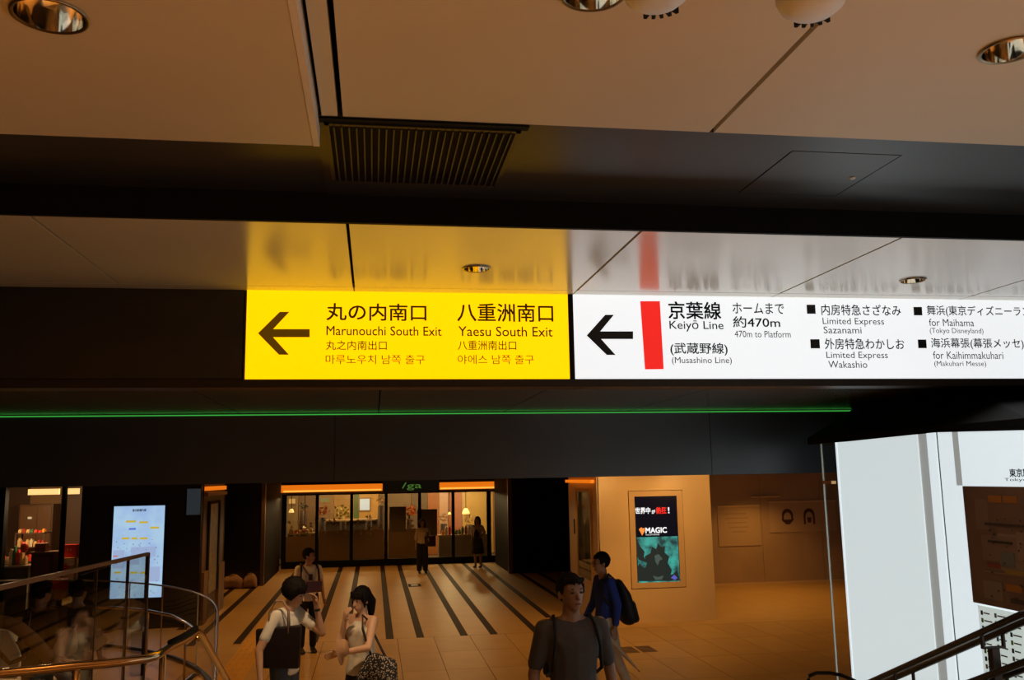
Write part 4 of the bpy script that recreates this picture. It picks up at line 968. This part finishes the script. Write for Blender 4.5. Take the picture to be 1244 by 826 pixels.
def person(label, X, Y, z0, ztop, rz, pose={}, head=(0, 0, 0), skin=SKIN, top=(.6, .55, .45), top_kw={}, sleeve=.55, hem=.84, bottom='trousers', bcol=(.01, .01, .012), hair='short', hcol=(.012, .009, .008),
           shoes=(.02, .02, .02), width=1.0, curlR=.5, curlL=.5, vox=.0085, female=False, foldR=None, foldL=None, palmR=None, palmL=None, collar=None, lean=0, flare=1.0, face=True, sleeveless=False, group=None, bare_legs=False):
    sc = (ztop-z0)/1.70
    root = empty('person', (X, Y, z0), rz); root.scale = (sc*width, sc*width, sc)
    tag(root, label, 'person', group)
    J = {k: v.copy() for k, v in J0.items()}
    if female:
        J['shR'].x, J['shL'].x = -.15, .15; J['elR'].x, J['elL'].x = -.2, .2; J['wrR'].x, J['wrL'].x = -.21, .21
    for k, v in pose.items(): J[k] = V(v)
    upper = ('waist', 'chest', 'neck', 'head', 'shR', 'shL', 'elR', 'elL', 'wrR', 'wrL')
    hm = Matrix.Translation(J['neck']+V((0, 0, .05))) @ Euler(head, 'XYZ').to_matrix().to_4x4() @ Matrix.Translation(-(J['neck']+V((0, 0, .05))))
    # ---- body
    sk = skinm(skin) if True else None
    mb = MB()
    hs = MB(); H = J['head']
    hs.hull([(H+V((0, .012, .035)), (.074, .090, .085)), (H+V((0, -.035, -.045)), (.050, .052, .05)), (H+V((0, -.045, -.085)), (.024, .026, .022)), (H+V((0, -.05, .03)), (.06, .035, .05))], 10)
    hs.hull([(H+V((0, -.088, .005)), .010), (H+V((0, -.106, -.028)), (.014, .010, .009))], 6)
    hs.hull([(H+V((0, -.082, -.057)), (.023, .010, .009))], 6)
    hs.hull([(H+V((0, -.083, .028)), (.045, .009, .008))], 6)
    for sx in (-1, 1): hs.hull([(H+V((sx*.076, .01, -.002)), (.010, .018, .030))], 6)
    bmesh.ops.transform(hs.bm, matrix=hm, verts=hs.bm.verts)
    tmp = bpy.data.meshes.new('h'); hs.bm.to_mesh(tmp); hs.bm.free(); mb.bm.from_mesh(tmp); bpy.data.meshes.remove(tmp)
    hb = hm @ (H+V((0, .01, -.05)))
    mb.hull([(J['neck']-V((0, 0, .03)), (.058, .055, .05)), (hb, (.050, .052, .04))], 8)
    ch, wa, pe = J['chest'], J['waist'], J['pelvis']
    cw_ = .15 if female else .165
    mb.hull([(J['shR'], .05), (J['shL'], .05), (ch, (cw_*.95, .10, .12))], 8)
    mb.hull([(J['neck'], .05), (J['shR']*.6+J['neck']*.4-V((0, 0, .02)), .035), (J['shL']*.6+J['neck']*.4-V((0, 0, .02)), .035)], 8)
    mb.hull([(ch, (cw_*.92, .10, .1)), (wa, (.125, .088, .07))], 8); mb.hull([(wa, (.125, .088, .07)), (pe, (.155, .105, .08))], 8)
    if female: mb.hull([(ch+V((-.07, -.07, .0)), .055), (ch+V((.07, -.07, .0)), .055)], 8)
    for s, sg_ in (('R', -1), ('L', 1)):
        mb.hull([(J['sh'+s], .052), (J['el'+s], .038)], 8); mb.hull([(J['el'+s], .038), (J['wr'+s], .025)], 8)
        hand(mb, J['wr'+s], J['el'+s], -sg_, curlR if s == 'R' else curlL, palmR if s == 'R' else palmL, foldR if s == 'R' else foldL)
        mb.hull([(J['hip'+s], .085), (J['kn'+s], .055)], 8); mb.hull([(J['kn'+s], .055), (J['kn'+s]*.6+J['an'+s]*.4+V((0, .015, 0)), .052), (J['an'+s], .036)], 8)
    if True:
        body = remesh(mb, 'body', sk, root, vox, 2)
    # ---- face details
    if face:
        for nm, pts_, c in (('eye', [(-.031, -.083, .012), (.031, -.083, .012)], (.015, .01, .008)), ('eyebrow', [(-.033, -.090, .036), (.033, -.090, .036)], (.012, .009, .008))):
            for p in pts_:
                e = MB().hull([((0, 0, 0), (.0135, .006, .0065 if nm == 'eye' else .0035))], 6).obj(nm, mat('face_dark', c, .4), root, True)
                e.matrix_local = hm @ Matrix.Translation(H+V(p))
        e = MB().hull([((0, 0, 0), (.021, .006, .006))], 6).obj('lips', mat('lips', (skin[0]*.62, skin[1]*.42, skin[2]*.42), .5), root, True); e.matrix_local = hm @ Matrix.Translation(H+V((0, -.0895, -.056)))
    # ---- hair
    hb_ = MB(); hr_ = hb_.bm
    bmesh.ops.create_icosphere(hr_, subdivisions=4, radius=1)
    rnd = random.Random(len(label))
    bul = {'short': 1.0, 'mop': 1.13, 'long': 1.07, 'tail': 1.06, 'crop': .965}[hair]
    for v in hr_.verts:
        n_ = v.co.copy(); k = 1+.035*math.sin(n_.x*19+n_.z*7)*math.sin(n_.y*17)+.02*math.sin(n_.z*31+n_.x*23)
        k += rnd.uniform(-.018, .018); v.co = V((n_.x*(.083 if hair in ('short', 'crop') else .088)*k*bul, n_.y*.106*k*bul, n_.z*.102*k*bul))+V((0, .018, .043))
    pl_co, pl_no = {'short': (V((0, -.05, .075)), V((0, -.80, -.60))), 'crop': (V((0, -.05, .072)), V((0, -.80, -.60))), 'mop': (V((0, -.07, .03)), V((0, -.80, -.60))), 'long': (V((0, -.05, .06)), V((0, -.88, -.47))), 'tail': (V((0, -.065, .04)), V((0, -.85, -.52)))}[hair]
    bmesh.ops.bisect_plane(hr_, geom=hr_.verts[:]+hr_.edges[:]+hr_.faces[:], plane_co=pl_co, plane_no=pl_no, clear_outer=True)
    bmesh.ops.bisect_plane(hr_, geom=hr_.verts[:]+hr_.edges[:]+hr_.faces[:], plane_co=V((0, 0, -.055)), plane_no=V((0, .25, -1)), clear_outer=True)
    es_ = [e for e in hr_.edges if e.is_boundary]
    try: bmesh.ops.holes_fill(hr_, edges=es_)
    except Exception: pass
    if hair in ('short', 'crop'):
        for k in range(12):
            x_ = -.062+k*.0113; hb_.hull([((x_, -.072+abs(x_)*.45, .092), .014), ((x_*1.02+rnd.uniform(-.006, .006), -.088+abs(x_)*.5, .074+rnd.uniform(-.012, .008)), .005)], 5)
        for sx in (-1, 1): hb_.hull([((sx*.072, -.02, .05), (.012, .02, .02)), ((sx*.075, -.022, .012), (.006, .012, .01))], 5)
    if hair in ('mop', 'tail'):
        for k in range(9):
            x_ = -.07+k*.0175; hb_.hull([((x_, -.075+abs(x_)*.25, .085), .018), ((x_*1.05, -.092+abs(x_)*.35, .035 if hair == 'mop' else .03), .007)], 5)
    if hair == 'long':
        for k in range(11):
            a = PI*(-.05+1.1*k/10); x_, y_ = .088*math.cos(a), .02+.085*math.sin(a)
            hb_.hull([((x_, y_, .03), .03), ((x_*1.08, y_*1.02, -.10), .028), ((x_*1.0, y_*.9+.01, -.24), .014)], 6)
    if hair == 'tail':
        hb_.hull([((0, .10, .04), .045), ((.02, .13, -.03), .05), ((.02, .12, -.12), .04)], 8); hb_.hull([((.02, .12, -.12), .04), ((.02, .10, -.21), .018)], 8)
        for sx in (-1, 1): hb_.hull([((sx*.082, -.03, .06), .016), ((sx*.088, -.035, -.05), .008)], 6)
    ho = hb_.obj('hair', mat('hair', hcol, .7, spec=.12, noise=.3, nscale=30, bump=.6, bscale=60, stretch=(1, 1, .2)), root, True); ho.matrix_local = hm @ Matrix.Translation(H)
    # ---- top
    t = MB(); g_ = .016
    if sleeveless: t.hull([(J['shR']*.78+J['neck']*.22-V((0, 0, .02)), .045), (J['shL']*.78+J['neck']*.22-V((0, 0, .02)), .045), (ch, (cw_+.002, .112, .12))], 8)
    else:
        t.hull([(J['neck']-V((0, 0, .045)), (.075, .06, .045)), (J['shR'], .045), (J['shL'], .045)], 8)
        t.hull([(J['shR'], .052), (J['shL'], .052), (ch, (cw_+.005, .115, .12))], 8)
        for s in 'RL':
            a = J['sh'+s]; b = J['el'+s]; c = J['wr'+s]
            if sleeve <= 1: t.hull([(a-V((0, 0, .008)), .060), (a.lerp(b, sleeve), .053)], 8)
            else: t.hull([(a-V((0, 0, .008)), .060), (b, .054)], 8); t.hull([(b, .054), (b.lerp(c, sleeve-1), .040)], 8)
    t.hull([(ch, (cw_+.003, .114, .1)), (V((wa.x, wa.y, wa.z)), (.148, .11, .07))], 8)
    t.hull([(wa, (.148, .11, .07)), (V((pe.x, pe.y, hem+.03)), (.172*flare, .125*flare, .035))], 8)
    if female: t.hull([(ch+V((-.07, -.07, .0)), .068), (ch+V((.07, -.07, .0)), .068), (wa+V((0, -.04, 0)), .08)], 8)
    for v in t.bm.verts:
        v.co.y += .004*math.sin(v.co.z*50+v.co.x*25)
    remesh(t, top_kw.get('name', 'shirt'), mat('fabric_top', top, .85, noise=top_kw.get('noise', .12), nscale=8, bump=.6, bscale=11, col2=top_kw.get('col2'), stretch=(1, 1, .6)), root, .012, 3)
    # ---- bottom
    b_ = MB()
    bm_ = mat('fabric_bottom', bcol, .85, noise=.2, nscale=8, bump=.4, bscale=12)
    if bottom == 'trousers' or bottom == 'wide':
        wd_ = 1.0 if bottom == 'trousers' else 1.45
        b_.hull([(V((pe.x, pe.y, .99)), (.145, .108, .03)), (pe+V((0, .01, -.03)), (.165, .122, .08))], 8)
        for s in 'RL':
            b_.hull([(J['hip'+s]+V((0, 0, .02)), .098), (J['kn'+s], .068*wd_)], 8); b_.hull([(J['kn'+s], .068*wd_), (J['an'+s]+V((0, 0, .045)), .058*wd_)], 8)
        remesh(b_, 'trousers', bm_, root, .012, 3)
    else:
        lz = .48 if bottom == 'skirt' else .62
        b_.hull([(V((pe.x, pe.y, 1.0)), (.14, .105, .03)), (pe, (.168, .125, .06))], 8); b_.hull([(pe, (.168, .125, .06)), (V((pe.x, pe.y, lz)), (.225, .19, .02))], 8)
        remesh(b_, 'skirt', bm_, root, .012, 3)
    for s in 'RL':
        a = J['an'+s]; MB().hull([(V((a.x, a.y+.02, a.z-.04)), (.036, .04, .045)), (V((a.x, a.y-.13, a.z-.055)), (.042, .06, .028)), (V((a.x, a.y+.03, a.z+.0)), .038)], 8).obj('shoe', mat('shoe', shoes, .5), root, True)
    return root, J, hm
def strap(root, pts, w_, m, name='strap', th=.006, parent=None):
    MB().tube(pts, w_, 8).obj(name, m, parent or root, True)
def worldify(root, p):
    s = root.scale; q = V((p[0]*s.x, p[1]*s.y, p[2]*s.z)); q.rotate(root.rotation_euler); return q+root.location

def put(px, py, Y): p = aty(px, py, Y); return p.x, p.z
# man in the grey T-shirt coming up the stairs
x, zt_p = put(693, 698, 6.1)
gz = stair_z(6.1); gz = 1.2-.15*6
gm_, Jg, _ = person('person in a dark grey T-shirt with backpack straps climbing the stairs, nearest of all', x, 6.1, gz, zt_p, math.radians(6), dict(elR=(-.245, .02, 1.10), elL=(.245, .02, 1.10), wrR=(-.26, -.07, .86), wrL=(.25, -.08, .87), shR=(-.178, 0, 1.38), shL=(.178, 0, 1.38), knL=(.095, -.16, .52), anL=(.1, -.14, .10+.02)),
    head=(-.08, 0, math.radians(9)), skin=(.34, .19, .12), top=(.085, .075, .075), sleeve=.78, hair='crop', bcol=(.03, .03, .035), width=1.04)
st_m = mat('black_strap', (.01, .01, .01), .7)
for s in (-1, 1):
    strap(gm_, [(s*.11, .10, 1.40), (s*.118, .0, 1.448), (s*.13, -.075, 1.39), (s*.145, -.108, 1.27), (s*.158, -.08, 1.13), (s*.16, .02, 1.08)], .011, st_m, 'backpack_strap')
bpk = empty('backpack', worldify(gm_, (0, .19, 1.05)), math.radians(6)); tag(bpk, 'dark backpack worn on the back of the person in grey', 'backpack')
MB().hull([((0, 0, .02), (.15, .07, .06)), ((0, 0, .3), (.13, .06, .08))], 10).obj('bag', st_m, bpk, True); MB().hull([((0, .06, .03), (.1, .03, .04)), ((0, .06, .15), (.1, .03, .04))], 8).obj('pocket', st_m, bpk, True)

# man with tote, hand raised to his face
x, zt_p = put(352, 700, 9.2)
tmn, Jt, hmt = person('person in white T-shirt with mop of black hair, hand at face, tote on shoulder', x-.03, 9.2, 0, zt_p, math.radians(66),
    dict(elL=(.20, -.27, 1.18), wrL=(.12, -.25, 1.43), elR=(-.29, .10, 1.10), wrR=(-.34, .05, .86), neck=(0, -.03, 1.42), head=(0, -.06, 1.555)), head=(.30, 0, math.radians(4)), skin=(.55, .30, .17), top=(.80, .73, .60), sleeve=.66, hair='mop', bcol=(.06, .075, .10), curlL=.9, palmL=V((-.5, .3, 0)), width=.97)
# watch
wp = Jt['wrL'].lerp(Jt['elL'], .15)
MB().hull([(wp, (.031, .031, .022))], 8).obj('wristwatch', mat('black_watch', (.01, .01, .01), .3), tmn, True)
def tote(loc, rz, w_, h_, d_, m, label, handle_h, hm_=None, name='tote_bag'):
    o = empty(name, loc, rz); tag(o, label, 'bag')
    mb = MB().box((-w_/2, -d_/2, 0), (w_/2, d_/2, h_), .015)
    for v in mb.bm.verts:
        k = v.co.z/h_; v.co.x *= 1-.07*(1-k); v.co.y *= 1-.45*k; v.co.y += .012*math.sin(v.co.x*20); v.co.z += .10*v.co.x*(k-.3)
    mb.obj('bag_body', m, o, True)
    for s in (-1, 1):
        MB().tube([(-w_*.22, s*d_*.28, h_*.85), (-w_*.2, s*d_*.2, h_+handle_h*.6), (-w_*.08, s*.01, h_+handle_h), (w_*.08, s*.01, h_+handle_h), (w_*.2, s*d_*.2, h_+handle_h*.6), (w_*.22, s*d_*.28, h_*.85)], .009, 8).obj('handle', hm_ or m, o, True)
    return o
tb_ = aty(337, 813, 8.93)
tote((tb_.x, 9.00, tb_.z), math.radians(-6), .43, .37, .10, mat('dark_brown_leather', (.016, .008, .007), .5, spec=.25, noise=.3, nscale=4), 'dark brown leather tote hanging behind the arm of the person in white', .24, mat('tan_handle', (.28, .17, .10), .5))

# woman with hand at her mouth
x, zt_p = put(440, 714, 9.35)
wm, Jw, hmw = person('person in a pale sleeveless top with a ponytail, hand held to the mouth', x, 9.35, 0, zt_p, math.radians(-38),
    dict(elR=(-.16, -.15, 1.14), wrR=(-.065, -.20, 1.40), elL=(.20, -.15, 1.15), wrL=(-.06, -.28, 1.10)), head=(.10, 0, math.radians(-8)), skin=(.62, .36, .22), top=(.80, .74, .60), sleeveless=True, hem=.84, flare=1.12, top_kw=dict(col2=(.5, .45, .34), name='sleeveless_top'),
    hair='tail', bottom='skirt', bcol=(.015, .012, .012), female=True, curlR=.9, curlL=.6, palmR=V((.3, .8, 0)), width=.97)
hp = aty(413, 788, 9.1)
ht = empty('sun_hat', (hp.x, 9.1, hp.z), math.radians(-30)); tag(ht, 'tan straw hat held against the forearm of the person with the ponytail', 'hat'); ht.rotation_euler = (math.radians(82), math.radians(8), math.radians(79))
MB().lathe([(.155, 0), (.15, .006), (.09, .012), (.082, .05), (.06, .075)], seg=28).obj('straw', mat('tan_straw', (.42, .22, .10), .8, bump=.4, bscale=80), ht, True)
pt = bpy.data.materials.new('black_white_checked_cloth'); pt.use_nodes = True; nt = pt.node_tree; b = nt.nodes['Principled BSDF']; b.inputs['Roughness'].default_value = .8
tc = nt.nodes.new('ShaderNodeTexCoord'); vo = nt.nodes.new('ShaderNodeTexVoronoi'); vo.inputs['Scale'].default_value = 55; r = nt.nodes.new('ShaderNodeValToRGB'); r.color_ramp.interpolation = 'CONSTANT'
r.color_ramp.elements[0].color = (.42, .34, .26, 1); r.color_ramp.elements[1].position = .36; r.color_ramp.elements[1].color = (.008, .007, .007, 1)
nt.links.new(tc.outputs['Object'], vo.inputs['Vector']); nt.links.new(vo.outputs['Distance'], r.inputs[0]); nt.links.new(r.outputs[0], b.inputs['Base Color'])
tt = aty(456, 818, 9.12)
pbg = empty('patterned_bag', (tt.x+.02, 9.12, tt.z-.12), math.radians(-12)); tag(pbg, 'black and white patterned shoulder bag on the hip of the person with the ponytail', 'bag')
mb = MB().hull([((-.12, 0, .07), (.09, .07, .07)), ((.10, 0, .05), (.10, .07, .06)), ((-.02, 0, .25), (.10, .05, .06)), ((.11, 0, .20), (.08, .04, .06))], 14)
for v in mb.bm.verts: v.co.y += .012*math.sin(v.co.x*30+v.co.z*12)
mb.obj('bag_body', pt, pbg, True)
MB().tube([(-.06, 0, .28), (-.10, -.01, .40), (-.15, .0, .54), (-.16, .05, .66), (-.12, .12, .60), (-.02, .10, .40), (.09, 0, .25)], .012, 8).obj('strap', mat('dark_strap', (.02, .012, .01), .6), pbg, True)

# man in white T-shirt with the small red bag, farther back
q_ = at(376, 793, 2, 0); Y_ = 15.3; x, zt_p = put(367, 667, Y_)
bmn, Jb, hmb = person('person in white T-shirt with dark red crossbody bag, behind the tote carrier', aty(374, 730, Y_).x, Y_, 0, zt_p, math.radians(18),
    dict(elR=(-.23, .0, 1.12), wrR=(-.2, -.12, .9), elL=(.235, .02, 1.11), wrL=(.25, -.08, .88)), head=(0, 0, math.radians(52)), skin=(.50, .28, .17), top=(.80, .74, .60), sleeve=.6, hair='short', bcol=(.010, .009, .009), vox=.011)
strap(bmn, [(-.14, .10, 1.38), (-.13, -.03, 1.455), (-.06, -.12, 1.34), (.05, -.135, 1.17), (.10, -.13, 1.08)], .007, mat('brown_strap', (.06, .02, .015), .6), 'bag_strap')
for s in (-1, 1): strap(bmn, [(s*.12, .10, 1.40), (s*.13, .0, 1.46), (s*.145, -.11, 1.36), (s*.155, -.12, 1.22), (s*.165, -.04, 1.08)], .017, st_m, 'backpack_strap')
MB().box((-.02, -.146, 1.19), (.04, -.128, 1.29)).obj('shirt_print', mat('dark_shirt_print', (.05, .03, .02), .7), bmn)
wb = worldify(bmn, (.05, -.19, 1.0)); cbg = empty('crossbody_bag', wb, math.radians(18)); tag(cbg, 'small dark red bag worn at the waist over the white T-shirt', 'bag')
MB().box((-.125, -.03, 0), (.125, .03, .17), .012).obj('bag_body', mat('dark_red_leather', (.13, .018, .015), .4), cbg); MB().box((-.125, -.036, .09), (.125, -.03, .17), .002).obj('flap', mat('darker_red_flap', (.10, .014, .012), .4), cbg)

# man in blue with black backpack, walking left
x, zt_p = put(731, 671, 11.0)
bz = math.radians(-78)
bl_, Jl, hml = person('person in blue jacket, cream trousers and glasses walking left past the cream pillar', aty(735, 740, 11.0).x, 11.0, 0, zt_p, bz,
    dict(neck=(0, -.01, 1.43), head=(0, -.03, 1.57), elL=(.22, .06, 1.12), wrL=(.22, .02, .89), elR=(-.21, -.05, 1.12), wrR=(-.2, -.18, .93), hipR=(-.085, 0, .9), hipL=(.085, 0, .9), knL=(.09, .10, .50), anL=(.09, .26, .12), knR=(-.09, -.16, .50), anR=(-.09, -.14, .085)), head=(.06, 0, math.radians(-6)),
    skin=(.42, .22, .12), top=(.018, .05, .34), top_kw=dict(name='jacket'), sleeve=1.85, hair='short', bcol=(.72, .58, .40), hem=.86, shoes=(.3, .2, .12), width=.95)
for s in (-1, 1):
    e = MB().tube([(s*.034+.024*math.cos(t), 0, .018*math.sin(t)) for t in [2*PI*k/14 for k in range(14)]], .0022, 5, True).obj('glasses_rim', M['black'], bl_); e.matrix_local = hml @ Matrix.Translation(Jl['head']+V((0, -.1, .01)))
    e = MB().tube([(s*.06, -.1, .014), (s*.08, .0, .012)], .002, 5).obj('glasses_arm', M['black'], bl_); e.matrix_local = hml @ Matrix.Translation(Jl['head'])
strap(bl_, [(.11, .12, 1.36), (.13, .0, 1.462), (.14, -.115, 1.36), (.155, -.09, 1.22), (.165, .05, 1.05)], .017, st_m, 'backpack_strap')
bw_ = worldify(bl_, (0.0, .27, .86)); bpb = empty('backpack', bw_, bz); tag(bpb, 'large black backpack sagging on the back of the person in blue', 'backpack')
MB().hull([((0, .04, .10), (.16, .10, .10)), ((0, -.02, .34), (.15, .09, .1)), ((0, -.08, .5), (.1, .05, .06))], 10).obj('bag', mat('black_nylon', (.006, .006, .008), .6, bump=.3), bpb, True)
MB().hull([((0, .12, .08), (.12, .05, .06)), ((0, .08, .25), (.11, .05, .05))], 8).obj('pocket', bpy.data.materials['black_nylon'], bpb, True)
ua, ub = aty(738, 773, 10.75), aty(777, 816, 10.75)
um = empty('folded_umbrella', (ub.x, 10.75, ub.z)); tag(um, 'slim pale folded umbrella trailing behind the person in blue', 'umbrella')
d_ = ua-ub
MB().tube([(d_*k) for k in (0.0, .06)], .006, 8).obj('tip', mat('red_brown_tip', (.12, .03, .02), .5), um, True)
MB().tube([d_*.05, d_*.2, d_*.6, d_*1.0, d_*1.12], .02, 10, rr=[.006, .016, .026, .030, .012]).obj('canopy', mat('pale_canopy', (.60, .42, .26), .6), um, True)
MB().tube([d_*1.1, d_*1.5], .009, 8).obj('handle', M['black'], um, True)

# two far women at the shop
Yw = 26.9; x, zt_p = put(513, 631, Yw)
fwn, Jf, _ = person('person with long dark hair, pale blouse and wide black trousers before the far shop', x, Yw, 0, zt_p, math.radians(5), dict(elL=(.19, -.02, 1.15), wrL=(.17, -.16, 1.08), elR=(-.21, .0, 1.14), wrR=(-.22, -.06, .9)), skin=(.42, .25, .17), top=(.60, .50, .38), sleeve=1.3, hem=.92,
    hair='long', bottom='wide', bcol=(.010, .010, .012), female=True, vox=.014, width=1.0)
fb = worldify(fwn, (.24, -.10, .84)); tote(fb, math.radians(20), .34, .30, .12, mat('dark_maroon_leather', (.035, .012, .01), .5), 'dark maroon bag on the arm of the long haired person', .16)
Yw = 28.0; x, zt_p = put(580, 628, Yw)
fw2, Jf2, _ = person('person in a black pinafore over white sleeves standing by the last shop pane', x, Yw, 0, zt_p, math.radians(-28), dict(elL=(.24, .05, 1.17), wrL=(.14, -.12, 1.05)), skin=(.40, .24, .15), top=(.62, .52, .44), sleeve=1.2, hem=1.0,
    hair='long', bottom='skirt', bcol=(.010, .009, .010), female=True, vox=.014, shoes=(.2, .12, .08))
MB().hull([((0, -.10, 1.0), (.12, .05, .04)), ((0, -.12, 1.25), (.07, .03, .05))], 8).obj('pinafore_bib', mat('black_bib', (.01, .009, .01), .8), fw2, True)
fb = worldify(fw2, (.10, -.28, .70)); tote(fb, math.radians(-10), .26, .26, .1, mat('black_bag_cloth', (.02, .02, .022), .5), 'black bag held in front of the person in the pinafore', .14)

# two figures behind the parapet glass at lower left
x, zt_p = put(52, 706, 10.2)
d1, Jd1, _ = person('person in dark clothes with a pale shoulder pouch behind the glass at lower left', x, 10.2, 0, zt_p, math.radians(150), dict(wrR=(-.2, -.15, .95)), skin=(.4, .24, .15), top=(.025, .016, .013), sleeve=1.5, hair='short', bcol=(.008, .008, .01), female=True, face=False, vox=.012)
strap(d1, [(.10, .02, 1.44), (.0, .13, 1.28), (-.14, .15, 1.05), (-.2, .1, .95)], .007, mat('pale_strap', (.5, .42, .3), .6), 'pouch_strap')
a = aty(79, 797, 9.9); pch = empty('pale_pouch', (a.x, 9.88, a.z), math.radians(20)); tag(pch, 'pale slouchy pouch at the hip of the dark dressed figure behind the glass', 'bag')
MB().hull([((0, 0, .07), (.12, .045, .07)), ((.03, 0, .21), (.075, .04, .06))], 10).obj('pouch', mat('pale_canvas', (.50, .43, .30), .7, bump=.4), pch, True); MB().tube([(.05, 0, .22), (.1, 0, .3), (.07, 0, .2)], .008, 6).obj('loop', bpy.data.materials['pale_canvas'], pch, True)
x, zt_p = put(96, 706, 10.9)
d2, Jd2, _ = person('person in a brown top with a pale bag, right figure behind the glass', x, 10.9, 0, zt_p, math.radians(165), dict(elL=(.25, -.1, 1.12), wrL=(.18, -.3, 1.08)), skin=(.4, .24, .15), top=(.07, .045, .025), sleeve=1.6, hem=.78, flare=1.1, hair='short', bcol=(.02, .02, .02), face=False, vox=.012, width=1.1)
a = aty(116, 792, 10.5); pc2 = empty('pale_bag', (a.x, 10.5, a.z), 0); tag(pc2, 'small pale carrier bag beside the brown top figure behind the glass', 'bag')
MB().hull([((-.05, 0, .05), (.08, .04, .05)), ((.06, 0, .12), (.06, .04, .05))], 8).obj('bag_body', bpy.data.materials['pale_canvas'], pc2, True); MB().tube([(-.02, 0, .12), (.03, 0, .24), (.08, 0, .15)], .007, 6).obj('handle', bpy.data.materials['pale_canvas'], pc2, True)
